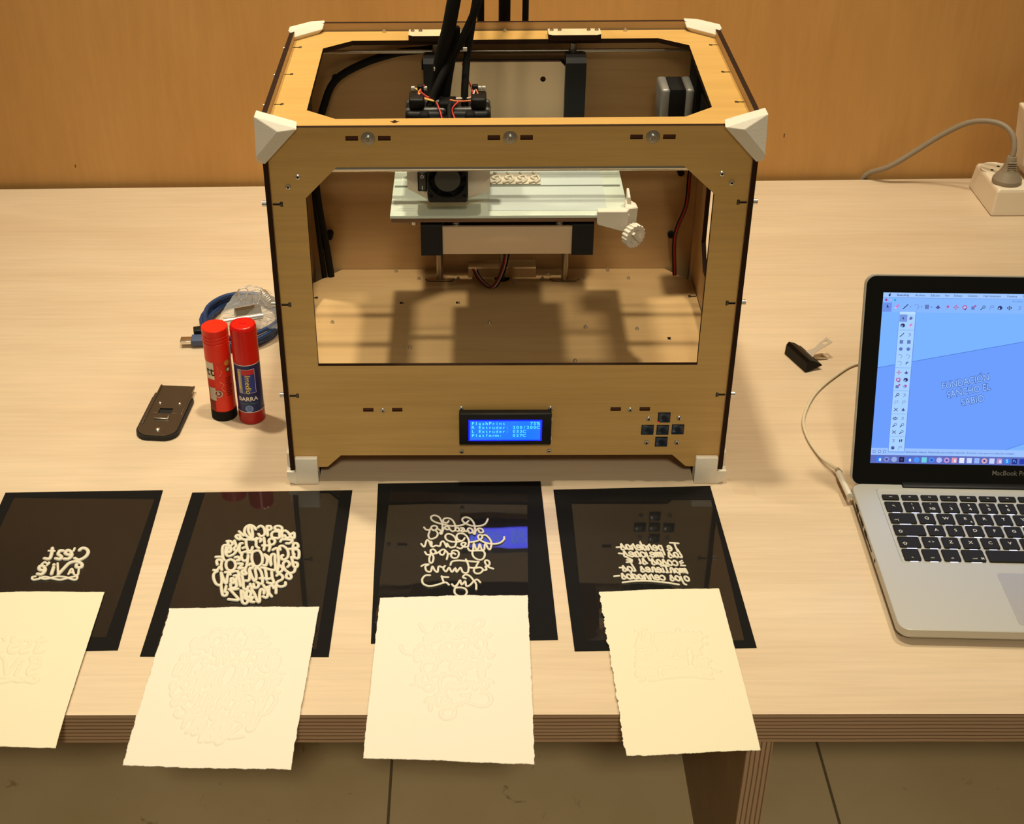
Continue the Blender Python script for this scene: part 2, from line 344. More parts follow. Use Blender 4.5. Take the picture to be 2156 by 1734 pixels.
# raised lettering, as pen strokes traced in tenths of a millimetre on the table
STROKES={
 'c': '-4303 -1311,-4253 -1339,-4201 -1290,-4190 -1220,-4222 -1166,-4266 -1156,-4287 -1189;-4341 -1152,-4343 -1199;-4406 -1322,-4364 -1322,-4342 -1273,-4369 -1206,-4407 -1189,-4414 -1239,-4368 -1263;-4493 -1314,-4447 -1327,-4440 -1286,-4482 -1252,-4480 -1197,-4446 -1196;-4565 -1152,-4550 -1252,-4553 -1322,-4605 -1313;-4593 -1195,-4531 -1199;-4454 -1385,-4404 -1560;-4404 -1560,-4370 -1466,-4337 -1388,-4279 -1364,-4213 -1397,-4205 -1450,-4251 -1450,-4261 -1410;-4477 -1450,-4471 -1555;-4483 -1409,-4483 -1417;-4611 -1550,-4567 -1558,-4548 -1502,-4576 -1437,-4618 -1437,-4607 -1485,-4563 -1502;-4608 -1404,-4584 -1371,-4543 -1401,-4540 -1371,-4550 -1420;-4306 -1555,-4293 -1470,-4251 -1555;-4301 -1531,-4260 -1528;-4223 -1467,-4210 -1563,-4235 -1567;-4617 -1587,-4648 -1598,-4630 -1634,-4578 -1626,-4527 -1592,-4446 -1619,-4368 -1638,-4311 -1619,-4252 -1595,-4212 -1587,-4208 -1630,-4242 -1635,-4324 -1598,-4402 -1589,-4450 -1606,-4517 -1627,-4573 -1604',
 'b': '-2561 -863,-2594 -809,-2641 -793,-2674 -836,-2670 -916,-2632 -978,-2584 -1005,-2585 -934,-2615 -813;-2638 -813,-2637 -881,-2596 -978;-2527 -934,-2494 -974,-2463 -934,-2482 -841,-2522 -802,-2547 -829;-2457 -805,-2429 -961;-2454 -805,-2418 -811,-2406 -854,-2431 -874;-2318 -1006,-2378 -990,-2393 -928,-2365 -892,-2308 -899,-2298 -837,-2336 -805,-2373 -819,-2362 -865,-2323 -874,-2305 -997;-2276 -990,-2291 -908,-2260 -882,-2216 -928,-2198 -979,-2235 -997,-2258 -955;-2219 -928,-2181 -997,-2157 -997,-2167 -917,-2192 -937;-2290 -1058,-2277 -1025,-2233 -1023,-2170 -1041,-2193 -1085,-2230 -1085;-2730 -891,-2694 -936,-2672 -962;-2753 -978,-2740 -951,-2712 -962,-2698 -1022,-2732 -1006,-2752 -971;-2696 -997,-2664 -1024,-2631 -1024,-2592 -1024,-2549 -1015,-2534 -998;-2832 -1050,-2799 -1048,-2766 -1083,-2781 -1127,-2805 -1111,-2821 -1050;-2828 -1315,-2851 -1213,-2857 -1135,-2838 -1111,-2810 -1120;-2822 -1144,-2816 -1230,-2786 -1283,-2749 -1274,-2722 -1239,-2699 -1161,-2692 -1092,-2666 -1083;-2800 -1230,-2769 -1215,-2777 -1153,-2803 -1161,-2800 -1230;-2755 -1040,-2726 -1127,-2743 -1161,-2728 -1198;-2692 -1094,-2684 -1196,-2646 -1266;-2656 -1162,-2635 -1146;-2641 -1022,-2625 -1110,-2595 -1196,-2563 -1198,-2559 -1144;-2604 -1024,-2541 -1040,-2524 -1127,-2490 -1164;-2541 -1040,-2517 -1007,-2486 -1024,-2494 -1059;-2462 -998,-2444 -1093,-2439 -1190;-2464 -1119,-2414 -1121,-2386 -1128;-2387 -1207,-2385 -1128,-2408 -1040,-2384 -1007,-2347 -1041,-2351 -1093,-2381 -1112;-2351 -1190,-2309 -1162,-2287 -1265,-2269 -1367;-2275 -1188,-2290 -1138,-2254 -1128,-2203 -1189,-2186 -1283,-2207 -1335,-2241 -1335,-2252 -1284,-2236 -1274;-2124 -1317,-2146 -1214,-2154 -1128,-2148 -1085,-2114 -1094,-2103 -1146,-2135 -1163;-2193 -1173,-2150 -1180,-2092 -1197,-2080 -1317,-2124 -1301,-2131 -1249;-2904 -1298,-2844 -1300,-2808 -1349;-2869 -1418,-2884 -1357,-2859 -1340,-2832 -1366,-2829 -1433,-2812 -1499;-2894 -1499,-2861 -1501,-2841 -1449;-2750 -1334,-2784 -1366,-2779 -1441,-2747 -1499,-2705 -1501,-2686 -1441,-2708 -1366,-2750 -1334;-2712 -1307,-2680 -1298,-2661 -1349,-2688 -1351;-2671 -1400,-2620 -1408,-2654 -1475,-2607 -1468;-2599 -1213,-2645 -1230,-2648 -1299,-2618 -1358,-2583 -1334,-2586 -1265,-2577 -1417,-2586 -1500,-2562 -1558,-2599 -1559,-2612 -1516,-2581 -1500;-2595 -1239,-2565 -1231;-2509 -1198,-2547 -1231,-2540 -1333,-2505 -1425,-2466 -1444,-2433 -1392,-2440 -1299,-2474 -1214,-2509 -1198;-2554 -1425,-2542 -1400,-2514 -1433,-2521 -1475,-2542 -1468;-2414 -1425,-2387 -1425,-2387 -1333,-2424 -1257;-2418 -1265,-2368 -1316,-2336 -1434,-2356 -1316,-2348 -1257,-2320 -1267,-2309 -1350,-2288 -1484,-2317 -1500,-2375 -1477,-2431 -1460;-2271 -1359,-2264 -1451,-2265 -1534,-2230 -1525,-2218 -1476,-2256 -1426;-2189 -1501,-2219 -1434,-2214 -1376,-2178 -1367,-2155 -1418,-2174 -1453;-2189 -1501,-2142 -1544,-2101 -1526,-2095 -1468;-2153 -1300,-2133 -1367,-2114 -1443,-2081 -1451,-2081 -1401,-2110 -1384;-2852 -1516,-2879 -1549,-2875 -1614,-2835 -1704,-2789 -1721,-2788 -1655,-2813 -1532,-2783 -1614,-2738 -1704,-2742 -1615,-2739 -1557,-2717 -1567;-2776 -1532,-2722 -1534,-2681 -1516,-2649 -1518;-2703 -1623,-2675 -1631,-2661 -1688,-2694 -1681,-2703 -1623;-2697 -1704,-2682 -1760,-2651 -1762,-2633 -1736,-2651 -1655,-2647 -1598;-2682 -1584,-2644 -1582,-2621 -1639,-2595 -1736;-2648 -1524,-2628 -1582;-2602 -1584,-2579 -1664,-2560 -1768,-2526 -1786,-2521 -1744;-2560 -1656,-2527 -1656,-2528 -1574,-2548 -1475,-2510 -1582,-2468 -1666,-2460 -1599,-2487 -1483,-2456 -1475,-2421 -1533,-2398 -1623,-2390 -1696,-2410 -1706;-2426 -1623,-2367 -1625;-2391 -1475,-2368 -1566,-2353 -1648;-2355 -1633,-2313 -1624;-2321 -1525,-2303 -1615,-2278 -1689,-2316 -1698,-2344 -1682;-2506 -1704,-2494 -1744,-2460 -1762,-2425 -1753,-2426 -1696,-2445 -1682;-2474 -1704,-2461 -1753;-2265 -1584,-2241 -1558,-2206 -1591,-2205 -1640,-2244 -1674,-2249 -1721,-2204 -1747,-2164 -1723,-2168 -1681;-2165 -1616,-2132 -1632,-2119 -1599,-2146 -1550,-2170 -1567,-2166 -1616;-2783 -1728,-2763 -1816,-2744 -1871,-2713 -1873,-2708 -1832,-2732 -1816,-2733 -1736;-2701 -1784,-2653 -1786,-2611 -1776;-2690 -1786,-2631 -1864,-2583 -1935,-2631 -1936,-2685 -1927;-2582 -1800,-2562 -1895,-2541 -1974,-2508 -1991,-2493 -1943,-2529 -1911,-2537 -1856,-2564 -1808;-2524 -1802,-2515 -1895,-2485 -1888,-2482 -1832,-2512 -1802;-2483 -1913,-2452 -1896,-2470 -1958,-2432 -1968;-2485 -1778,-2442 -1856,-2402 -1958,-2382 -1960,-2395 -1856,-2393 -1785,-2361 -1802,-2354 -1848;-2360 -1888,-2321 -1905,-2320 -1825,-2355 -1753;-2376 -1722,-2348 -1769,-2320 -1746,-2308 -1833,-2275 -1888;-2311 -1738,-2285 -1729,-2269 -1769;-2259 -1729,-2247 -1777,-2240 -1841',
 'a': '-677 -927,-664 -843,-671 -748,-700 -662,-748 -628,-784 -654,-772 -709,-727 -748,-680 -769,-632 -788,-585 -803,-532 -805,-480 -796,-433 -768,-398 -720;-532 -885,-535 -796,-563 -710,-611 -674,-652 -689,-656 -738,-621 -756,-601 -721;-336 -937,-334 -834,-350 -739,-392 -674,-439 -663,-463 -693,-451 -739,-409 -779,-351 -806,-280 -804,-227 -768,-200 -690;-852 -825,-830 -863,-792 -866,-773 -814,-744 -800,-717 -824,-730 -866,-759 -875,-778 -844;-792 -885,-804 -954,-789 -1008,-751 -1008,-717 -973,-712 -917,-736 -873;-713 -852,-675 -890,-689 -918,-671 -936,-660 -880,-642 -826,-609 -815,-593 -852,-620 -863,-636 -843;-593 -852,-567 -890,-538 -881,-529 -843,-503 -838,-491 -885,-514 -890;-479 -838,-450 -843,-441 -890,-473 -892,-456 -853;-444 -890,-415 -890,-400 -845,-368 -853,-357 -900,-386 -920,-402 -883;-357 -909,-336 -939,-324 -881,-292 -846,-257 -863,-252 -909,-285 -911,-298 -874;-535 -1141,-520 -1075,-531 -1001,-566 -948,-612 -936,-633 -973,-617 -1029,-565 -1061,-501 -1061,-455 -1039,-437 -1000;-403 -1141,-393 -1057,-415 -974,-456 -929,-501 -932,-519 -974,-501 -1029,-464 -1050;-389 -1068,-345 -1062,-299 -1039,-263 -1004,-264 -961,-291 -951,-302 -993,-276 -1039,-224 -1078,-155 -1096,-86 -1081,-44 -1030,-38 -982;-264 -961,-223 -956,-183 -1021,-168 -1094,-185 -1185,-210 -1149,-223 -1094,-236 -1112,-242 -1187,-265 -1185,-286 -1096,-300 -1168,-322 -1176,-345 -1085,-351 -1185;-403 -1166,-383 -1202,-328 -1201,-260 -1203,-236 -1248,-249 -1319,-289 -1345,-340 -1310,-360 -1247,-351 -1185;-873 -1092,-839 -1140,-820 -1039,-796 -1047,-772 -1131,-767 -1074,-776 -1058,-762 -1140,-725 -1120,-685 -1129,-673 -1067,-646 -1058,-615 -1148,-615 -1084,-581 -1150,-535 -1141;-512 -1150,-477 -1168,-443 -1130,-425 -1084,-455 -1075,-471 -1104,-443 -1141,-403 -1141;-832 -1218,-808 -1264,-773 -1255,-775 -1194,-741 -1182,-722 -1229,-755 -1257,-769 -1228;-773 -1257,-786 -1327,-776 -1388,-753 -1380,-743 -1309,-757 -1257;-721 -1247,-689 -1221,-661 -1184,-631 -1195,-648 -1265,-677 -1257,-689 -1213;-631 -1195,-603 -1247,-613 -1336;-597 -1249,-568 -1249,-557 -1204,-512 -1202,-493 -1247,-510 -1310,-555 -1311,-571 -1267,-546 -1240,-527 -1258;-860 -1441,-831 -1416,-787 -1415,-820 -1443,-807 -1511,-767 -1521,-752 -1441,-728 -1502,-699 -1528,-690 -1443,-650 -1459,-627 -1433,-644 -1476,-616 -1522,-588 -1461,-559 -1529,-526 -1468,-513 -1530,-476 -1461,-453 -1531,-408 -1538,-396 -1459,-408 -1389,-424 -1335;-575 -1424,-560 -1371,-499 -1354,-414 -1363,-295 -1376;-391 -1461,-352 -1468,-329 -1458,-303 -1385;-329 -1460,-346 -1503,-328 -1548,-285 -1546,-256 -1495,-283 -1460,-323 -1470;-256 -1503,-222 -1495,-232 -1444;-228 -1460,-192 -1416,-198 -1363,-232 -1354,-232 -1399,-194 -1460,-154 -1479;-770 -1576,-816 -1580,-845 -1631,-835 -1699,-784 -1735,-718 -1725,-646 -1691,-613 -1684,-585 -1718;-659 -1589,-647 -1640,-635 -1684;-654 -1599,-625 -1606,-592 -1606;-557 -1708,-534 -1742,-502 -1708,-479 -1649,-463 -1717,-429 -1666,-419 -1735,-385 -1725,-346 -1666,-313 -1641,-283 -1683;-424 -1625,-452 -1606,-429 -1568,-385 -1589,-346 -1658,-324 -1709,-323 -1784;-502 -1710,-529 -1775,-527 -1842,-484 -1882,-435 -1876,-412 -1826,-429 -1776,-473 -1757,-518 -1760',
 't': '1704 -1093,1616 -1081;1660 -1091,1677 -1221;1626 -1175,1592 -1165,1586 -1140,1601 -1129,1620 -1154,1621 -1194,1603 -1210,1578 -1188;1524 -1126,1544 -1271;1526 -1142,1501 -1125,1495 -1165,1516 -1202,1531 -1190;1482 -1168,1448 -1159,1442 -1134,1457 -1123,1477 -1148,1478 -1188,1460 -1203,1434 -1182;1432 -1194,1420 -1153,1407 -1104,1405 -1128,1386 -1132,1396 -1168,1394 -1197,1378 -1184;1331 -1129,1350 -1118,1371 -1151,1369 -1191,1349 -1186,1319 -1060,1337 -1174,1326 -1189;1322 -1161,1288 -1152,1281 -1127,1296 -1116,1316 -1141,1318 -1181,1300 -1196,1274 -1175;1272 -1187,1259 -1146,1246 -1097,1244 -1121,1226 -1125,1236 -1161,1234 -1190,1218 -1177;1171 -1122,1189 -1111,1210 -1144,1209 -1184,1188 -1179,1170 -1118,1177 -1167,1166 -1182;1168 -1179,1148 -1149,1128 -1096,1126 -1136,1124 -1177,1137 -1193,1148 -1190;1680 -1184,1710 -1301,1689 -1308;1632 -1248,1652 -1237,1674 -1269,1672 -1307,1650 -1303,1631 -1244,1637 -1291,1625 -1306;1628 -1302,1607 -1274,1587 -1224,1584 -1262,1580 -1300,1595 -1316,1606 -1313;1526 -1310,1512 -1237,1495 -1240,1503 -1306,1491 -1244,1472 -1239,1480 -1305,1467 -1243,1451 -1239,1458 -1300;1446 -1273,1410 -1264,1402 -1241,1419 -1230,1440 -1254,1442 -1292,1423 -1307,1395 -1287;1362 -1232,1382 -1344,1407 -1367;1357 -1201,1356 -1193;1322 -1227,1347 -1251,1350 -1293,1330 -1304,1308 -1273,1309 -1234,1322 -1227;1300 -1295,1286 -1257,1271 -1210,1269 -1233,1250 -1236,1261 -1271,1260 -1298,1242 -1286;1239 -1267,1202 -1258,1195 -1235,1211 -1224,1232 -1247,1235 -1286,1216 -1300,1188 -1280;1189 -1288,1167 -1261,1146 -1210,1143 -1248,1141 -1287,1156 -1302,1167 -1299;1612 -1373,1627 -1359,1649 -1384,1651 -1422,1633 -1436,1611 -1419;1574 -1355,1596 -1380,1598 -1422,1580 -1432,1559 -1400,1561 -1362,1574 -1355;1555 -1418,1535 -1390,1517 -1339,1514 -1377,1511 -1415,1524 -1431,1535 -1428;1452 -1357,1470 -1347,1491 -1379,1489 -1417,1469 -1411,1451 -1353,1457 -1399,1446 -1413;1449 -1410,1429 -1381,1410 -1330,1407 -1368,1405 -1406,1418 -1422,1429 -1419;1359 -1402,1339 -1374,1320 -1323,1318 -1361,1315 -1399,1328 -1415,1339 -1412;1284 -1335,1293 -1401,1280 -1400;1277 -1304,1276 -1296;1731 -1554,1719 -1487,1702 -1490,1709 -1549,1698 -1493,1681 -1488,1687 -1548,1677 -1492,1661 -1487,1667 -1543;1614 -1488,1632 -1479,1652 -1508,1651 -1542,1630 -1538,1613 -1484,1619 -1526,1608 -1540;1606 -1546,1593 -1480,1573 -1475,1575 -1538,1562 -1537;1527 -1430,1542 -1536,1525 -1535;1562 -1446,1488 -1439;1497 -1474,1506 -1534,1492 -1533;1489 -1446,1488 -1439;1482 -1508,1448 -1499,1442 -1478,1457 -1468,1476 -1490,1478 -1525,1461 -1538,1435 -1519;1431 -1536,1417 -1469,1397 -1465,1400 -1527,1387 -1526;1376 -1502,1342 -1493,1336 -1471,1351 -1462,1370 -1484,1373 -1519,1355 -1531,1329 -1513;1330 -1520,1310 -1494,1290 -1448,1288 -1482,1286 -1517,1299 -1532,1310 -1529;1200 -1404,1230 -1510,1212 -1516;1171 -1451,1195 -1473,1198 -1512,1180 -1521,1158 -1492,1159 -1457,1171 -1451;1155 -1509,1134 -1484,1114 -1437,1112 -1472,1110 -1507,1124 -1521,1135 -1518;1707 -1597,1730 -1619,1732 -1658,1714 -1667,1693 -1638,1695 -1603,1707 -1597;1658 -1598,1675 -1699,1698 -1721;1654 -1569,1653 -1562;1620 -1592,1643 -1614,1645 -1653,1627 -1662,1606 -1633,1608 -1598,1620 -1592;1602 -1650,1582 -1625,1563 -1578,1560 -1613,1557 -1648,1571 -1662,1581 -1660;1461 -1597,1476 -1584,1499 -1606,1501 -1641,1483 -1654,1461 -1639;1452 -1621,1417 -1612,1410 -1591,1426 -1581,1446 -1603,1448 -1638,1430 -1651,1404 -1632;1402 -1642,1388 -1607,1375 -1564,1373 -1585,1355 -1588,1365 -1620,1364 -1644,1347 -1632;1348 -1639,1335 -1604,1321 -1561,1319 -1582,1301 -1584,1311 -1616,1310 -1641,1294 -1629;1246 -1581,1264 -1572,1286 -1601,1285 -1636,1264 -1631,1245 -1578,1252 -1620,1241 -1633;1192 -1578,1210 -1569,1232 -1598,1231 -1633,1210 -1628,1178 -1518,1199 -1617,1187 -1630;1153 -1566,1177 -1588,1180 -1626,1162 -1636,1140 -1607,1141 -1572,1153 -1566;1137 -1624,1116 -1598,1095 -1552,1093 -1587,1092 -1622,1105 -1636,1116 -1633;1077 -1153,1117 -1150;1090 -1246,1129 -1253;1079 -1466,1109 -1466;1014 -1595,1068 -1588;1169 -1314,1213 -1348;1161 -1348,1214 -1365;1155 -1385,1208 -1382;1703 -1360,1676 -1383;1710 -1390,1682 -1407;1723 -1437,1681 -1434;1088 -1686,1200 -1668,1328 -1664,1495 -1687,1627 -1719',
}
def place(mb, name, mats, parent, loc, rot=None):
    o = mb.build(name, mats, None, (0, 0, 0)); o.parent = parent
    o.location = Vector(loc) - ORG[parent]
    if rot is not None: o.rotation_euler = rot
    ORG[o] = Vector(loc); return o

# ================================================================= setting
def wally(x): return 0.7795 + 0.016 * (x + 0.37)
tile = 0.4906
fm = bpy.data.materials.new('stone_floor_tiles'); fm.use_nodes = True
nt = fm.node_tree; b = nt.nodes['Principled BSDF']; N = nt.nodes.new; L = nt.links.new
tc = N('ShaderNodeTexCoord'); n1 = N('ShaderNodeTexNoise'); n1.inputs['Scale'].default_value = 7; n1.inputs['Detail'].default_value = 8
L(tc.outputs['Object'], n1.inputs['Vector'])
rp = N('ShaderNodeValToRGB'); rp.color_ramp.elements[0].position = .3; rp.color_ramp.elements[1].position = .7
rp.color_ramp.elements[0].color = (0.44, 0.33, 0.17, 1); rp.color_ramp.elements[1].color = (0.51, 0.39, 0.22, 1)
L(n1.outputs['Fac'], rp.inputs['Fac'])
n2 = N('ShaderNodeTexNoise'); n2.inputs['Scale'].default_value = 40; n2.inputs['Detail'].default_value = 6; n2.inputs['Distortion'].default_value = 1.5
L(tc.outputs['Object'], n2.inputs['Vector'])
r2 = N('ShaderNodeValToRGB'); r2.color_ramp.elements[0].position = .24; r2.color_ramp.elements[1].position = .33
r2.color_ramp.elements[0].color = (0.62, 0.6, 0.55, 1); r2.color_ramp.elements[1].color = (1, 1, 1, 1); L(n2.outputs['Fac'], r2.inputs['Fac'])
mx = N('ShaderNodeMix'); mx.data_type = 'RGBA'; mx.blend_type = 'MULTIPLY'; mx.inputs[0].default_value = 1
L(rp.outputs['Color'], mx.inputs[6]); L(r2.outputs['Color'], mx.inputs[7])
sp = N('ShaderNodeSeparateXYZ'); L(tc.outputs['Object'], sp.inputs[0])
def joint(axis, off):
    a = N('ShaderNodeMath'); a.operation = 'ADD'; a.inputs[1].default_value = off + tile * 40; L(sp.outputs[axis], a.inputs[0])
    d = N('ShaderNodeMath'); d.operation = 'DIVIDE'; d.inputs[1].default_value = tile; L(a.outputs[0], d.inputs[0])
    f = N('ShaderNodeMath'); f.operation = 'FRACT'; L(d.outputs[0], f.inputs[0])
    c = N('ShaderNodeMath'); c.operation = 'LESS_THAN'; c.inputs[1].default_value = 0.0065; L(f.outputs[0], c.inputs[0]); return c
j1 = joint(0, 0.1305); j2 = joint(1, 0.34)
jm = N('ShaderNodeMath'); jm.operation = 'MAXIMUM'; L(j1.outputs[0], jm.inputs[0]); L(j2.outputs[0], jm.inputs[1])
mj = N('ShaderNodeMix'); mj.data_type = 'RGBA'; mj.inputs[7].default_value = (0.13, 0.09, 0.05, 1)
L(jm.outputs[0], mj.inputs[0]); L(mx.outputs[2], mj.inputs[6]); L(mj.outputs[2], b.inputs['Base Color']); b.inputs['Roughness'].default_value = 0.65
struct(MB().prism([(-2.6, -3.2), (2.6, -3.2), (2.6, 1.2), (-2.6, 1.2)], 'z', -0.35, -0.33).build('floor', fm))
w = MB(); w.prism([(-2.6, wally(-2.6)), (2.6, wally(2.6)), (2.6, wally(2.6) + .03), (-2.6, wally(-2.6) + .03)], 'z', -0.33, 2.0)
wall = struct(w.build('wall_back', M_WALL))
M_NICK = flat('dark_nick', 58, 34, 16)
for (x, z, h) in ((0.4412, 0.0696, 0.006), (-0.6459, 0.0327, 0.005)):
    nk = MB().box(x - .0006, x + .0006, wally(x) - .0004, wally(x) + .0006, z - h / 2, z + h / 2).build('wall_nick', M_NICK); nk.parent = wall; struct(nk)

# table: thick plywood top on an upright board
t = thing('plywood_table', 'pale maple plywood table carrying the printer, cards and laptop', 'table', (0, 0, -0.33))
def ty(x): return -0.3395 + 0.0015 * x
top = [(-1.7, ty(-1.7)), (1.8, ty(1.8)), (1.8, wally(1.8) - .011), (-1.7, wally(-1.7) - .011)]
MB().prism(top, 'z', -0.0335, 0, mf=0, ms=1).build('table_top', [M_TABLE, M_TEDGE], t)
for x0 in (0.2035, -1.5):
    MB().prism([(x0, -0.339), (x0 + .0228, -0.339), (x0 + .0228, 0.70), (x0, 0.70)], 'z', -0.33, -0.0335, mf=0, ms=0).add([(x0, -.3392, -.33), (x0 + .0228, -.3392, -.33), (x0 + .0228, -.3392, -.0335), (x0, -.3392, -.0335)], [(0, 1, 2, 3)], 1).build('upright_board', [M_LEG, M_LEDGE], t)

# ================================================================= cards, acetates and their raised lettering
def parse(t): return [[tuple(int(q) * 1e-4 for q in p.split()) for p in s.split(',')] for s in t.split(';')]
ST = {k: parse(v) for k, v in STROKES.items()}
CARDS = [([(-0.5312, -0.0204), (-0.3646, -0.0167), (-0.3597, -0.2599), (-0.527, -0.264)], 'black card under the mirrored C\'est la Vie lettering'),
         ([(-0.3325, -0.0210), (-0.1630, -0.0174), (-0.1662, -0.2688), (-0.3376, -0.2680)], 'black card under the dense round cluster of capital letters'),
         ([(-0.1365, -0.0057), (0.0370, -0.0020), (0.0425, -0.2466), (-0.1290, -0.2514)], 'black card under the looping lowercase alphabet, blue reflection above it'),
         ([(0.0499, -0.0173), (0.2164, -0.0112), (0.2224, -0.2575), (0.0568, -0.2616)], 'black card under the small underlined Spanish sentence')]
for i, (q, lb) in enumerate(CARDS):
    cx = sum(p[0] for p in q) / 4; cy = sum(p[1] for p in q) / 4
    tag(MB().prism(q[::-1], 'z', 0.0002, 0.001).build('black_card', M_CARD, None, (cx, cy, 0.0002)), lb, 'card', 'black cards lying in a row in front of the printer')
AC = [([(-0.5192, -0.0301), (-0.3704, -0.0331), (-0.3741, -0.2434), (-0.521, -0.2434)], 'c', 0.00135, 'acetate sheet with white mirrored lettering C\'est la Vie', None),
      ([(-0.3186, -0.0191), (-0.1759, -0.0128), (-0.1783, -0.2593), (-0.3246, -0.2620)], 'b', 0.00172, 'acetate sheet with a white round cluster of mirrored capital letters', None),
      ([(-0.1226, -0.0197), (0.0219, -0.0253), (0.0161, -0.2250), (-0.1270, -0.2250)], 'a', 0.00118, 'shiny acetate sheet with white looping mirrored lowercase alphabet', None),
      ([(0.0677, -0.0362), (0.2135, -0.0366), (0.2126, -0.2485), (0.0672, -0.2484)], 't', 0.00116, 'acetate sheet with small white mirrored Spanish sentence, underlined', None)]
for q, k, rad, lb, _ in AC:
    cx = sum(p[0] for p in q) / 4; cy = sum(p[1] for p in q) / 4
    a = thing('acetate_sheet', lb, 'acetate sheet', (cx, cy, 0.001), 'lettered acetate sheets on the black cards')
    MB().prism(q[::-1], 'z', 0.00105, 0.0014).build('clear_film', M_ACET2 if k == 'a' else M_ACET, a)
    mb = MB()
    for si, s in enumerate(ST[k]):
        fat = 1.5 if (k == 'c' and si in (0, 2, 3, 4, 7, 8, 9, 10)) else 1.0
        if len(s) > 1:
            mb.tube([(x, y, 0.0014 + rad * 0.55) for x, y in s], rad * fat, 8, sub=4 if len(s) > 2 else 1, flatz=0.8)
    mb.build('raised_lettering', M_PLA, a)
# dark crease line and bits of tape on the sheets
tag(MB().prism([(0.2365, 0.004), (0.2620, -0.0079), (0.2635, -0.0285), (0.2400, -0.0250)][::-1], 'z', 0.0001, 0.0003).build('clear_tape', M_ACET, None, (0.25, -.015, 0.0001)),
    'piece of clear tape stuck on the table beside the printer foot by the button pad', 'tape')

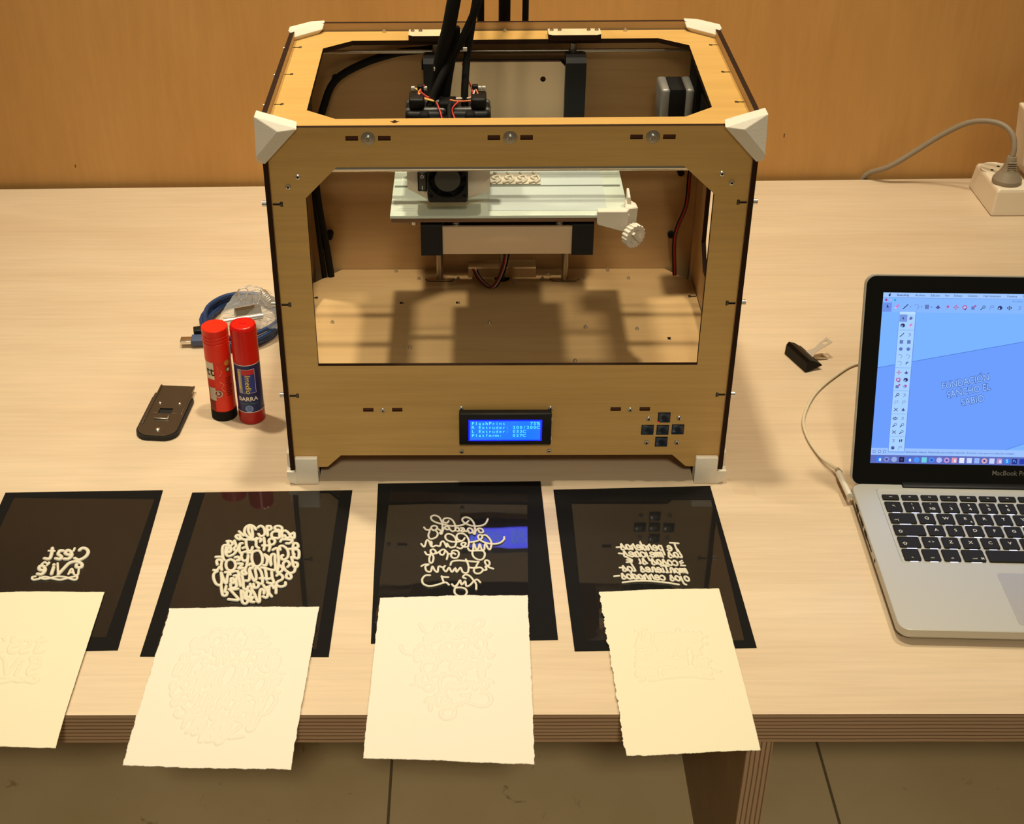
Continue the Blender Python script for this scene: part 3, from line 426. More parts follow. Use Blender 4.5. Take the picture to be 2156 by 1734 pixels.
# ================================================================= embossed papers
def emboss_src(k):
    S = []
    for s in ST[k]:
        S.append([(p.x, p.y) for p in smooth([(x, y, 0) for x, y in s], 3)])
    A = np.array([p for s in S for p in s]); c0 = (A.min(0) + A.max(0)) / 2
    seg = []
    for s in S:
        s = [(-(x - c0[0]), y - c0[1]) for x, y in s]     # mirrored back: the paper reads the right way round
        for i in range(len(s) - 1): seg.append(s[i] + s[i + 1])
    return np.array(seg)
def nz1(n, seed, amp, kern):
    r = np.random.RandomState(seed); v = r.randn(n + 40)
    v = np.convolve(v, np.ones(kern) / kern, 'same')[20:-20]; return v * amp / (v.std() + 1e-9)
def paper(name, label, q, k, ec, mt, seed, rot=0.0, esc=1.0, rag=(1, 1, 1, 1), lift=0.0015):
    """q: four corners (far-left, far-right, near-right, near-left) ; ec: centre of the embossed letters"""
    tl, trr, br, bl = [np.array(p) for p in q]
    nx = 210; ny = 290
    u = np.linspace(0, 1, nx)[None, :]; v = np.linspace(0, 1, ny)[:, None]
    Wd = np.linalg.norm(trr - tl); Hd = np.linalg.norm(bl - tl)
    el = (nz1(ny, seed, .00022, 9) + nz1(ny, seed + 9, .0001, 3)) * rag[0]; er = (nz1(ny, seed + 1, .00022, 9) + nz1(ny, seed + 8, .0001, 3)) * rag[1]
    et = (nz1(nx, seed + 2, .00022, 9) + nz1(nx, seed + 7, .0001, 3)) * rag[2]; eb = (nz1(nx, seed + 3, .00022, 9) + nz1(nx, seed + 6, .0001, 3)) * rag[3]
    k1 = np.clip(1 - u / .03, 0, 1); k2 = np.clip(1 - (1 - u) / .03, 0, 1); k3 = np.clip(1 - v / .02, 0, 1); k4 = np.clip(1 - (1 - v) / .02, 0, 1)
    U = u + (k1 * el[:, None] + k2 * er[:, None]) / Wd; V = v + (k3 * et[None, :] + k4 * eb[None, :]) / Hd
    X = (1 - U) * (1 - V) * tl[0] + U * (1 - V) * trr[0] + U * V * br[0] + (1 - U) * V * bl[0]
    Y = (1 - U) * (1 - V) * tl[1] + U * (1 - V) * trr[1] + U * V * br[1] + (1 - U) * V * bl[1]
    sg = emboss_src(k) * esc; c, s_ = math.cos(rot), math.sin(rot)
    a = np.stack([sg[:, 0] * c - sg[:, 1] * s_ + ec[0], sg[:, 0] * s_ + sg[:, 1] * c + ec[1]], 1)
    b_ = np.stack([sg[:, 2] * c - sg[:, 3] * s_ + ec[0], sg[:, 2] * s_ + sg[:, 3] * c + ec[1]], 1)
    P = np.stack([X.ravel(), Y.ravel()], 1); D = np.full(len(P), 1.0)
    lo = np.minimum(a, b_).min(0) - .004; hi = np.maximum(a, b_).max(0) + .004
    idx = np.where(((P > lo) & (P < hi)).all(1))[0]; Q = P[idx]; dm = np.full(len(Q), 1.0)
    for i in range(len(a)):
        d = b_[i] - a[i]; L2 = max(1e-12, d @ d); box = np.where((Q[:, 0] > min(a[i, 0], b_[i, 0]) - .004) & (Q[:, 0] < max(a[i, 0], b_[i, 0]) + .004) & (Q[:, 1] > min(a[i, 1], b_[i, 1]) - .004) & (Q[:, 1] < max(a[i, 1], b_[i, 1]) + .004))[0]
        if not len(box): continue
        q2 = Q[box]; tt = np.clip(((q2 - a[i]) @ d) / L2, 0, 1); e = q2 - a[i] - tt[:, None] * d
        dm[box] = np.minimum(dm[box], np.sqrt((e ** 2).sum(1)))
    D[idx] = dm
    r0, r1 = .0008, .0026
    h = np.clip((r1 - D) / (r1 - r0), 0, 1); h = h * h * (3 - 2 * h) * 0.0011
    warp = .0007 * (1 + np.sin(3.1 * U * 2 + seed)) * (np.abs(V - .2)) + .0009 * np.clip(.12 - V, 0, 1) / .12 * (1 - np.cos(2 * math.pi * U)) * .6
    warp = warp - 0.0035 * np.clip((V - .72) / .28, 0, 1) ** 2
    Z = (0.0019 + lift + h.reshape(X.shape) + warp)
    top = np.stack([X, Y, Z], 2).reshape(-1, 3); bot = top.copy(); bot[:, 2] -= .0004
    n = nx * ny; ii = (np.arange(ny - 1)[:, None] * nx + np.arange(nx - 1)[None, :]).ravel()
    F = np.stack([ii, ii + nx, ii + nx + 1, ii + 1], 1); Fb = F[:, ::-1] + n
    per = list(range(nx)) + [nx * (j + 1) - 1 for j in range(1, ny)] + [nx * (ny - 1) + i for i in range(nx - 2, -1, -1)] + [nx * j for j in range(ny - 2, 0, -1)]
    E_ = [(per[i], per[(i + 1) % len(per)], per[(i + 1) % len(per)] + n, per[i] + n) for i in range(len(per))]
    org = np.array([(tl[0] + br[0]) / 2, (tl[1] + br[1]) / 2, 0.0015])
    me = bpy.data.meshes.new(name); me.from_pydata((np.concatenate([top, bot]) - org).tolist(), [], F.tolist() + Fb.tolist() + E_)
    me.polygons.foreach_set('use_smooth', [True] * (2 * len(F)) + [False] * len(E_)); me.materials.append(mt); me.update()
    o = bpy.data.objects.new(name, me); COL.objects.link(o); o.location = org
    tag(o, label, 'paper', 'embossed papers overhanging the front table edge'); return o
paper('embossed_paper', 'cream paper sheet embossed with C\'est la Vie', [(-0.5250, -0.1845), (-0.3887, -0.1830), (-0.3866, -0.3775), (-0.523, -0.3740)], 'c', (-0.449, -0.2755), M_PAPER2, 11, 0, 1.22, (.2, .2, .5, .5))
paper('embossed_paper', 'white deckle-edged paper embossed with a round cluster of capitals', [(-0.3214, -0.2066), (-0.1806, -0.2048), (-0.1857, -0.4018), (-0.3256, -0.3967)], 'b', (-0.2528, -0.3046), M_PAPER, 21, 0, 1.18, (1.3, .7, .8, 1.1))
paper('embossed_paper', 'white deckle-edged paper embossed with looping lowercase alphabet', [(-0.1239, -0.1921), (0.0167, -0.1883), (0.0153, -0.3951), (-0.1271, -0.3889)], 'a', (-0.0590, -0.2857), M_PAPER, 31, 0, 1.0, (.7, 1, 1.2, .8))
paper('embossed_paper', 'cream paper with torn side edge, embossed with a short underlined sentence', [(0.0853, -0.1836), (0.2000, -0.1790), (0.2041, -0.3801), (0.0913, -0.3863)], 't', (0.147, -0.2695), M_PAPER2, 41, -.03, 1.02, (2.2, .3, .5, .9))

# ================================================================= glue sticks
def cylmap(c, r, a0):
    """text laid round a vertical cylinder: x runs round the tube, y up"""
    return lambda x, y, z, zc=0.0: (c[0] + (r + .00015) * math.sin(a0 + x / r), c[1] - (r + .00015) * math.cos(a0 + x / r), c[2] + y)
def patch(mb, c, r, a0, x0, x1, z0, z1, m, off=.0001, n=10):
    V = []; 
    for i in range(n + 1):
        a = a0 + (x0 + (x1 - x0) * i / n) / r
        for z in (z0, z1): V.append((c[0] + (r + off) * math.sin(a), c[1] - (r + off) * math.cos(a), c[2] + z))
    mb.add(V, [(2 * i, 2 * i + 2, 2 * i + 3, 2 * i + 1) for i in range(n)], m, True)
g1 = (-0.3210, 0.1300, 0)
g = thing('glue_stick', 'orange-red glue stick with black base and cream label patch', 'glue stick', g1)
r = .0147
MB().lathe([(r, 0), (r, .002), (r, .0125)], g1, 40, mats=[0, 0]).lathe([(0, .0005), (r - .0006, .0005), (r, .002)], g1).build('black_twist_base', M_BLACKM, g)
b_ = MB()
b_.lathe([(r - .0004, .0125), (r - .0004, .0780)], g1)
body = b_.build('tube_body', flat('orange_red_label', 218, 42, 16, .4), g)
cap = [(r, .078), (r, .1005), (r - .0006, .101), (r - .0006, .1018), (r, .1022), (r, .1045), (r - .0006, .105), (r - .0006, .1058), (r, .1062), (r, .1085), (r - .0006, .109), (r - .0006, .1098), (r, .1103), (r, .1172), (r - .0008, .118), (0, .118)]
MB().lathe(cap, g1).build('cap', M_GLUER, g)
lab = MB(); cream = flat('cream_patch', 226, 214, 188); blk = flat('label_black', 20, 16, 14); grn = flat('label_green', 90, 110, 50); tan = flat('label_tan', 205, 130, 60); dk = flat('label_dark_red', 120, 30, 20); pk = flat('label_pink', 235, 120, 95); sil = flat('label_silver', 190, 180, 165)
patch(lab, g1, r, 0, -.016, -.0035, .056, .078, 0)
lab.text('tt', .016, lambda x, y, z: cylmap((g1[0], g1[1], g1[2] + .066), r + .0002, -.0085 / r)(x, y, z), 1, off=.012, sx=1.0)
def disc(mb, c, r, cx_, cz, rad, m):
    V = [cylmap(c, r + .0001, 0)(cx_ + rad * math.cos(a * math.pi / 10), cz + rad * math.sin(a * math.pi / 10), 0) for a in range(20)]
    mb.add(V, [tuple(range(20))], m)
disc(lab, g1, r, .0125, .0760, .0035, 3); disc(lab, g1, r, .0133, .0672, .003, 2); disc(lab, g1, r, .0133, .0672, .0018, 0)
for i in range(8): patch(lab, g1, r, 0, .0085, .0165 - (i % 3) * .0012, .0555 - i * .0032, .0568 - i * .0032, 4)
for pts in ([(.0005, .074), (.0015, .071), (.000, .068)], [(.004, .068), (.0055, .065), (.003, .062), (.002, .060)], [(.002, .053), (.006, .049), (.0035, .045), (.006, .040)]):
    lab.tube([cylmap(g1, r, 0)(a, b2, 0) for a, b2 in pts], .0004, 6, 5)
patch(lab, g1, r, 0, -.013, -.004, .028, .045, 6); disc(lab, g1, r, -.001, .0375, .0048, 6); disc(lab, g1, r, -.001, .0375, .0036, 4); disc(lab, g1, r, -.001, .0375, .0018, 6)
patch(lab, g1, r, 0, -.016, -.0065, .0135, .028, 4)
lab.build('label_print', [cream, blk, grn, tan, dk, pk, sil], g)

g2 = (-0.2880, 0.1230, 0)
g = thing('glue_stick', 'glue stick with red cap and navy blue label reading BARRA', 'glue stick', g2)
r = .0149
MB().lathe([(0, .0004), (r - .0006, .0004), (r, .0015), (r, .0165)], g2).build('dark_red_base', M_GLUED, g)
MB().lathe([(r - .0005, .0165), (r - .0003, .0165), (r - .0003, .0790)], g2).build('tube_body', M_NAVY, g)
MB().lathe([(r - .0002, .079), (r - .0002, .1215), (r - .0012, .1245), (r - .0022, .1252), (r - .0028, .1246), (0, .1246)], g2).box(g2[0] - .004, g2[0] + .004, g2[1] - .0007, g2[1] + .0007, .1246, .1250, 0).build('red_cap', M_GLUER2, g)
lab = MB(); wht = flat('label_white', 225, 220, 215); lyel = flat('label_yellow', 228, 205, 70); lred = flat('label_red', 190, 40, 50); lgr = flat('label_grey', 150, 150, 160); lbl = flat('label_blue', 40, 55, 140); lg2 = flat('label_teal', 60, 130, 110); lb2 = flat('label_lightblue', 110, 140, 190)
for z in (.0165, .0783): patch(lab, g2, r, 0, -.023, .023, z, z + .0008, 0, n=30)
cm = cylmap(g2, r, 0)
def rpatch(x0, x1, z0, z1, m, off): patch(lab, g2, r, 0, x0, x1, z0, z1, m, off)
rpatch(-.0095, .0105, .0425, .0735, 0, .00005); rpatch(-.0091, .0101, .0429, .0731, 3, .0001)
rpatch(-.0050, .0101, .0429, .0731, 4, .00012); rpatch(-.0050, .0101, .0665, .0731, 2, .00016); rpatch(-.0085, -.0068, .048, .071, 1, .00018)
lab.text('Imedio', .0088, lambda x, y, z: cylmap(g2, r + .0003, 0)(y + .0015, -x + .0545, 0), 1, shear=.2, off=.01)
lab.text('BARRA', .0074, lambda x, y, z: cylmap((g2[0], g2[1], .0345), r, 0)(x, y, 0), 0, off=.02)
lab.text('UNA BARRA POTENTE', .0022, lambda x, y, z: cylmap((g2[0], g2[1], .0285), r, 0)(x, y, 0), 5, off=.01)
disc(lab, g2, r + .0001, .0005, .0222, .0046, 6)
for i in range(4): rpatch(-.0025, .0030, .0195 + i * .0015, .0199 + i * .0015, 4, .0003)
lab.build('label_print', [wht, lyel, lred, lgr, lbl, lg2, lb2], g)

# ================================================================= scraper
s = thing('razor_scraper', 'brown metal scraper with a black rubber rim, beside the glue sticks', 'scraper', (-0.388, 0.13, 0))
def tiltM(o, rz, rx=0): return Matrix.Translation(o) @ Matrix.Rotation(rz, 4, 'Z') @ Matrix.Rotation(rx, 4, 'X')
SM = tiltM((-0.3915, 0.0765, 0.0), R(-4.5))
def roundpoly(w, y0, y1, r0, r1, n=8):
    P = []
    for (cx, cy, rad, a0) in ((w / 2 - r0, y0 + r0, r0, -90), (w / 2 - r1, y1 - r1, r1, 0), (-w / 2 + r1, y1 - r1, r1, 90), (-w / 2 + r0, y0 + r0, r0, 180)):
        for i in range(n + 1):
            a = R(a0 + 90 * i / n); P.append((cx + rad * math.cos(a), cy + rad * math.sin(a)))
    return P
MB(SM).prism(roundpoly(.049, 0, .083, .016, .003), 'z', .0003, .0055).build('rubber_grip', M_RUBBER, s)
pl = roundpoly(.047, .001, .068, .015, .002)
MB(SM).prism(roundpoly(.0455, .0015, .088, .015, .002), 'z', .0055, .0075, holes=[[(-.008, .045), (.0075, .045), (.0075, .056), (-.008, .056)]]).prism([(-.019, .085), (.019, .085), (.019, .1045), (-.019, .1045)], 'z', .0055, .0072).box(-.0205, -.0185, .022, .1045, .0072, .0086, 0, .0004).box(.0185, .0205, .045, .1045, .0052, .0079, 0, .0004).build('metal_plate', mat('brown_steel', (0.17, 0.145, 0.115, 1), 0.3, 0.9), s)
MB(SM).box(-.0095, .0075, .0325, .035, .0075, .0088, 0, .0004).box(.0055, .0075, .035, .041, .0075, .0086, 0, .0004).box(-.013, -.008, .0445, .0455, .0075, .0079, 0).box(.0085, .014, .0445, .0455, .0075, .0079, 0).build('catch_tab', M_DSTEEL, s)
for (x, y, rr_) in ((-.011, .066, .0022), (.012, .066, .0022), (.001, .0125, .0034)):
    MB(SM).lathe([(rr_, .0074), (rr_ * .8, .0085), (rr_ * .3, .0092), (0, .0093)], (x, y, 0), 16).build('rivet', M_STEEL, s)

# ================================================================= bulldog clip
c = thing('bulldog_clip', 'black metal clip with two silver lever handles, lying by the laptop', 'clip', (0.362, 0.245, 0))
cA = Vector((0.348, -0.9375, 0)).normalized(); cC = Vector((0.9375, 0.348, 0)).normalized(); o0 = Vector((0.3475, 0.2610, 0))
def cp(a, b2, z): p = o0 + cA * a + cC * b2; return (p.x, p.y, z)
prof = [(0, .001), (.001, .0135), (.004, .0170), (.013, .0130), (.021, .0072), (.021, .0055), (.012, .003), (.003, .0003)]
mb = MB()
n = len(prof)
for (a0, a1) in ((0, .047),):
    V = [cp(a0, b2, z) for b2, z in prof] + [cp(a1, b2, z) for b2, z in prof]
    mb.add(V, [(i, (i + 1) % n, n + (i + 1) % n, n + i) for i in range(n)]); mb.add(V, [tuple(range(n))[::-1], tuple(range(n, 2 * n))])
mb.tube([cp(0.0, .021, .0064), cp(.047, .021, .0064)], .0012, 8, sub=1)
mb.build('clip_body', mat('black_lacquer', srgb(9, 8, 7), 0.45, spec=0.2), c)
def handle(z0, z1, ln, a_c):
    h = MB()
    def hp(a, b2, k): return cp(a_c + a, .019 + b2, z0 + (z1 - z0) * b2 / ln + k)
    out = [(-.0075, 0), (-.0035, .008), (-.0055, .017), (-.0065, ln), (.0065, ln), (.0055, .017), (.0035, .008), (.0075, 0)]
    hole = [(.0028 * math.cos(i * math.pi / 6), ln - .0055 + .0028 * math.sin(i * math.pi / 6)) for i in range(12)]
    tri = tessellate_polygon([[Vector((p[0], p[1], 0)) for p in out], [Vector((p[0], p[1], 0)) for p in hole]])
    A = out + hole
    for k in (0, .0008): h.add([hp(a, b2, k) for a, b2 in A], [tuple(q) for q in tri])
    for l in (out, hole):
        m_ = len(l); h.add([hp(a, b2, 0) for a, b2 in l] + [hp(a, b2, .0008) for a, b2 in l], [(i, (i + 1) % m_, m_ + (i + 1) % m_, m_ + i) for i in range(m_)])
    return h
handle(.0085, .0235, .026, .0235).build('lever_handle', mat('nickel_plate', (0.72, 0.69, 0.62, 1), 0.3, 0.6), c)
handle(.0045, .0012, .024, .0235).build('lever_handle', mat('nickel_plate', (0.72, 0.69, 0.62, 1), 0.3, 0.6), c)

# ================================================================= blue cable coil and bag of clips
u = thing('usb_cable', 'coiled blue cable with a silver plug behind the glue sticks', 'cable', (-0.325, 0.33, 0))
mb = MB(); rnd = random.Random(3)
for k in range(7):
    pts = []; ra = .046 + .0022 * (k % 4) - .004 * (k % 2); rb = .058 + .003 * (k % 3); zz = .0045 + .0045 * (k % 4)
    for i in range(14):
        a = 2 * math.pi * i / 14 + k * .5
        pts.append((-.3275 + (ra + rnd.uniform(-.002, .002)) * math.cos(a), .3330 + (rb + rnd.uniform(-.002, .002)) * math.sin(a), zz + .002 * math.sin(2 * a + k)))
    mb.tube(pts, .0029, 8, sub=3, closed=True)
mb.tube([(-.376, .310, .010), (-.374, .300, .008), (-.3745, .2925, .0075), (-.370, .288, .0075), (-.350, .288, .008)], .0028, 8)
mb.build('coiled_lead', M_BLUEC, u)
MB(tiltM((-.3765, .287, .0075), R(4))).box(-.0225, -.0090, -.0060, .0060, -.0022, .0022, 0, .0003).build('plug_shell', M_STEEL, u)
MB(tiltM((-.3765, .287, .0075), R(4))).box(-.0090, .0150, -.0080, .0080, -.0042, .0042, 0, .001).build('plug_grip', flat('blue_grey_grip', 70, 82, 112), u)
MB(tiltM((-.379, .302, .010), R(12))).box(-.006, .012, -.006, .006, -.003, .006, 0, .001).build('plug_cover', M_BLACKP, u)
bag = MB(); rnd = np.random.RandomState(5)
nx_, ny_ = 22, 20; V = []
for j in range(ny_):
    for i in range(nx_):
        uu_, vv = i / (nx_ - 1), j / (ny_ - 1)
        x = -.356 + .078 * uu_ + .010 * vv * (1 - uu_); y = .292 + .098 * vv - .012 * (1 - uu_) * vv
        e = min(uu_, 1 - uu_, vv, 1 - vv) * 4; e = min(1, e)
        z = .021 + .0215 * math.sqrt(max(0, e)) * (0.75 + .5 * math.sin(7 * uu_ + 2) * math.sin(5 * vv)) + rnd.uniform(-.0013, .0013)
        V.append((x, y, z))
n = len(V); V2 = [(x, y, .0205 + .0006 * math.sin(i)) for i, (x, y, z) in enumerate(V)]
F = [(j * nx_ + i, j * nx_ + i + 1, (j + 1) * nx_ + i + 1, (j + 1) * nx_ + i) for j in range(ny_ - 1) for i in range(nx_ - 1)]
bag.add(V, F, 0, False).add(V2, F, 0, False)
tag(bag.build('plastic_bag', M_BAG, None, (-.317, .34, .0205)), 'crumpled clear plastic bag of clips lying on the blue cable', 'bag')
def sprg(c, ax, r_, n_, ln, wr):
    ax = Vector(ax).normalized(); s1 = ax.orthogonal().normalized(); s2 = ax.cross(s1)
    return [Vector(c) + ax * (ln * i / (n_ * 8)) + s1 * r_ * math.cos(i * math.pi / 4) + s2 * r_ * math.sin(i * math.pi / 4) for i in range(n_ * 8 + 1)]
tag(MB().tube(sprg((-.306, .366, .031), (.5, -.8, -.05), .006, 7, .030, .0007), .0009, 6, sub=1).build('coil_spring', M_BRASS, None, (-.30, .355, .03)), 'steel coil spring inside the clear bag', 'spring')
cl = thing('binder_clip', 'binder clip with wire loop handles inside the clear bag', 'clip', (-.315, .335, .022))
MB(tiltM((-.318, .322, .022), R(20))).prism([(-.013, 0), (.013, 0), (.004, .012), (-.004, .012)], 'x', -.016, .016).build('clip_body', mat('smoky_steel', (0.2, .17, .13, 1), .3, .9), cl)
for dx, dy in ((-.012, .004), (.006, 0)):
    MB().tube([(-.322 + dx + .004, .333 + dy, .033), (-.322 + dx + .001, .347 + dy, .036), (-.322 + dx - .001, .356 + dy, .038), (-.317 + dx, .361 + dy, .039), (-.311 + dx, .358 + dy, .038), (-.311 + dx, .347 + dy, .036), (-.315 + dx + .002, .333 + dy, .033)], .0008, 6).build('wire_handle', M_STEEL, cl)
tag(MB().cyl((-.346, .301, .0265), (-.298, .314, .0275), .0032, 16).build('steel_pin', M_STEEL, None, (-.322, .307, .024)), 'short pale metal rod inside the clear bag', 'rod')

# ================================================================= power strip, plug and adapter
p = thing('power_strip', 'white multi-socket power strip against the wall behind the laptop', 'power strip', (0.90, 0.70, 0))
mb = MB()
mb.hull([(x, y, z) for z, e in ((0.0, 0), (.004, 0), (.0385, .0035), (.041, .006)) for x in (.7235 + e, 1.12 - e) for y in (.6500 + e, .7565 - e)], 0, .0025, 2)
mb.build('strip_housing', M_STRIP, p)
def recess(x, y):
    m_ = MB(); m_.lathe([(.0215, .0412), (.0205, .0425), (.0190, .0412)], (x, y, 0), 32).lathe([(.0190, .0413), (.0001, .0411)], (x, y, 0), 32, m=1)
    for dx, dy in ((-.0068, -.0068), (.0068, .0068)): m_.cyl((x + dx, y + dy, .0410), (x + dx, y + dy, .0416), .0024, 12, 2)
    m_.build('socket', [M_STRIP, flat('socket_shade', 206, 190, 165), M_BLACKM], p)
for i in range(7): recess(.7475 + i * .052, .730 - .002 * (i % 2)); 
for i in range(1, 7): recess(.7475 + i * .052, .678)
pc = (.7480, .6800, .0412)
q = thing('mains_plug', 'grey mains plug whose cable arcs down behind the table edge', 'plug', pc)
MB().lathe([(.0205, 0), (.0208, .002), (.0205, .006), (.0120, .018), (.0095, .024), (.0072, .036), (.0060, .040), (0, .0405)], pc, 32).build('plug_body', M_GREYC, q)
mb = MB()
for i in range(4): mb.box(pc[0] - .0062, pc[0] + .0062, pc[1] - .0102, pc[1] - .006, pc[2] + .0225 + i * .0032, pc[2] + .0240 + i * .0032, 0, .0004)
mb.build('strain_relief', M_GREYC, q)
MB().tube([(.7480, .680, .078), (.7500, .684, .092), (.7480, .694, .108), (.7370, .708, .118), (.7180, .723, .1185), (.6950, .737, .110), (.6650, .750, .086), (.6330, .760, .0555), (.6000, .768, .0275), (.5750, .7885, .0065), (.565, .7895, -.02)], .0041, 10).build('grey_lead', M_GREYC, q)
a = thing('power_adapter', 'white plug-in adapter standing on the power strip beside the grey plug', 'adapter', (.80, .705, .0412))
mb = MB(); mb.hull([(.782, .690, .0413), (.782, .722, .0413), (.815, .722, .0413), (.815, .690, .0413), (.768, .684, .062), (.768, .728, .062), (.83, .728, .062), (.83, .684, .062), (.7600, .684, .146), (.7600, .728, .146), (.84, .728, .146), (.84, .684, .146)], 0, .003, 2)
mb.build('adapter_body', M_STRIP, a)
# ================================================================= the printer
PR = thing('printer', 'wooden box 3D printer with white corner caps and a blue lit display', 'printer', (0, 0.14, 0))
ZT = 0.400
MP = [M_PLY, M_BURN, M_PLYIN]
def octo(x0, x1, z0, z1, c, skip=()):
    return [(x0 + c, z0), (x1 - c, z0), (x1, z0 + c), (x1, z1 - c), (x1 - c, z1), (x0 + c, z1), (x0, z1 - c), (x0, z0 + c)]
# front panel
outer = [(-.2240, .0170), (-.1896, .0190), (-.1747, .0338), (.1750, .0338), (.1901, .0190), (.2240, .0170), (.2240, .3690), (.1950, ZT), (-.1950, ZT), (-.2240, .3690)]
hol = [[(-.1918, .1446), (.1921, .1446), (.1921, .3325), (.1615, .3608), (-.1615, .3608), (-.1918, .3300)]]
for zc, xs in ((.3896, (-.1306, 0, .1308)), (.0914, (-.1283, .1275))):
    for xc in xs:
        for s in (-1, 1):
            c_ = xc + s * .0150; h_ = .0058 if zc > .2 else .0054
            hol.append([(c_ - h_, zc - .0023), (c_ + h_, zc - .0023), (c_ + h_, zc + .0023), (c_ - h_, zc + .0023)])
SLZ = (.3238, .2156, .1088)
for s in (-1, 1):
    for zc in SLZ:
        x0, x1, x2, x3 = s * .2236, s * .2165, s * .2165, s * .2145
        hol.append([(x0, zc - .0012), (x1, zc - .0012), (x1, zc - .0026), (s * .2140, zc - .0026), (s * .2140, zc + .0026), (x1, zc + .0026), (x1, zc + .0012), (x0, zc + .0012)])
MB().prism(outer, 'y', 0, .005, holes=hol, mf=2, mb=0, ms=1).build('front_panel', MP, PR)
M_TAB = mat('burnt_tab', srgb(84, 44, 22), 0.8)
# tabs of the inner panels filling the slots
mb = MB()
for zc, xs in ((.3896, (-.1306, 0, .1308)), (.0914, (-.1283, .1275))):
    for xc in xs:
        for s in (-1, 1):
            c_ = xc + s * .0150; MB().box(c_ - .0057, c_ + .0057, .0016, .008, zc - .0021, zc + .0020).build('panel_tab', M_TAB, PR)
# top panel
tout = [(-.2240, .0052), (.2240, .0052), (.2240, .2500), (.2000, .2778), (-.2000, .2778), (-.2240, .2500)]
thol = [[(-.1619, .0216), (.1627, .0230), (.1909, .0470), (.1935, .2263), (.1633, .2500), (-.1624, .2468), (-.1917, .2223), (-.1907, .0442)]]
SLY = (.0600, .1435, .2266)
for s in (-1, 1):
    for yc in SLY:
        thol.append([(s * .2236, yc - .0010), (s * .2175, yc - .0010), (s * .2175, yc - .0024), (s * .2155, yc - .0024), (s * .2155, yc + .0024), (s * .2175, yc + .0024), (s * .2175, yc + .0010), (s * .2236, yc + .0010)])
MB().prism(tout, 'z', ZT - .005, ZT, holes=thol, mf=0, mb=2, ms=1).build('top_panel', [M_PLYTOP, M_BURN, M_PLYIN], PR)
# side panels with a window each
for s in (-1, 1):
    so = [(-.0025, .0166), (.2880, .0166), (.2880, .370), (.262, .4085), (.006, .4085), (-.0025, .385)]
    sh = octo(.045, .215, .152, .350, .024)
    a, b2 = (-.2292, -.2242) if s < 0 else (.2242, .2292)
    MB().prism(so, 'x', a, b2, holes=[sh], mf=0 if s > 0 else 2, mb=2 if s > 0 else 0, ms=1).build('side_panel', MP, PR)
    mb = MB()
# back panel
MB().prism([(-.2240, .0338), (.2240, .0338), (.2240, .372), (.198, .4085), (-.198, .4085), (-.2240, .372)], 'y', .2800, .2850, mf=0, mb=2, ms=1).build('back_panel', MP, PR)
# inner floor panel
fh = []
for x, y in ((-.0735, .236), (.0735, .236)): pass
fo = [(-.2235, .0052), (.2235, .0052), (.2235, .2450), (.1945, .2795), (-.1920, .2795), (-.2235, .2450)]
for s in (-1, 1):
    fh.append([(s * .2230, .2085), (s * .2165, .2085), (s * .2165, .2070), (s * .2140, .2070), (s * .2140, .2120), (s * .2165, .2120), (s * .2165, .2105), (s * .2230, .2105)])
fh.append([(.0 + .009 * math.cos(i * math.pi / 10), .2560 + .009 * math.sin(i * math.pi / 10)) for i in range(20)])
for x in (-.1164, -.052): fh.append([(x - .0022, .1945), (x + .0022, .1945), (x + .0022, .1960), (x, .1960), (x, .1975), (x + .0022, .1975), (x + .0022, .1990), (x - .0022, .1990)])
fh.append([(.1780, .1115), (.1826, .1115), (.1815, .1140), (.1826, .1165), (.1780, .1165), (.1790, .1140)])
MB().prism(fo, 'z', .1040, .1090, holes=fh, mf=2, mb=2, ms=1).build('floor_panel', MP, PR)
MB().prism([(-.2235, .0052), (.2235, .0052), (.2235, .2795), (-.2235, .2795)], 'z', .0440, .0490, mf=2, ms=1).build('bottom_panel', MP, PR)
MB().box(-.07, .09, .075, .15, .030, .0438, 0, .002).build('underside_fan_plate', flat('pale_grey_plate', 170, 165, 150), PR)
# white corner caps
def cap(pts): MB().hull(pts, 0, .0004, 1).build('corner_cap', M_WHITE, PR)
for s in (-1, 1):
    cap([(s * .1950, -.0048, .4004), (s * .1955, .0055, .4040), (s * .2268, -.0048, .3665), (s * .2338, -.0030, .3672), (s * .2338, .006, .3690), (s * .2290, .006, .3665),
         (s * .2338, -.0085, .3745), (s * .2120, -.0085, .3995), (s * .2338, -.0010, .4115), (s * .2245, -.0010, .4095), (s * .2338, .0150, .4115), (s * .2225, .0120, .4080), (s * .2080, .0085, .4050)])
    cap([(s * .2305, .2500, .4105), (s * .2310, .2660, .4095), (s * .2100, .2880, .4085), (s * .1945, .2860, .4100), (s * .1965, .2720, .4045), (s * .2240, .2460, .4045), (s * .2305, .2860, .3700), (s * .2300, .2600, .3700), (s * .1965, .2860, .4000), (s * .2240, .2860, .3700)])
    # feet
    mb = MB()
    mb.box(min(s * .2232, s * .1996), max(s * .2232, s * .1996), -.0062, -.0002, .0004, .0336, 0, .0012)
    mb.box(min(s * .2232, s * .1996), max(s * .2232, s * .1996), .0052, .030, .0004, .0336, 0, .0012)
    mb.prism([(s * .1996, .0002), (s * .2240, .0002), (s * .2290, .0022), (s * .2322, .0075), (s * .2330, .0162), (s * .1996, .0162)], 'y', -.0058, .0318)
    mb.box(min(s * .2296, s * .2330), max(s * .2296, s * .2330), .004, .030, .010, .034, 0, .001)
    mb.build('foot', M_WHITE, PR)
    MB().hull([(x * s, y, z) for x in (.199, .2335) for y in (.255, .290) for z in (.0003, .0162)], 0, .001).build('foot', M_WHITE, PR)
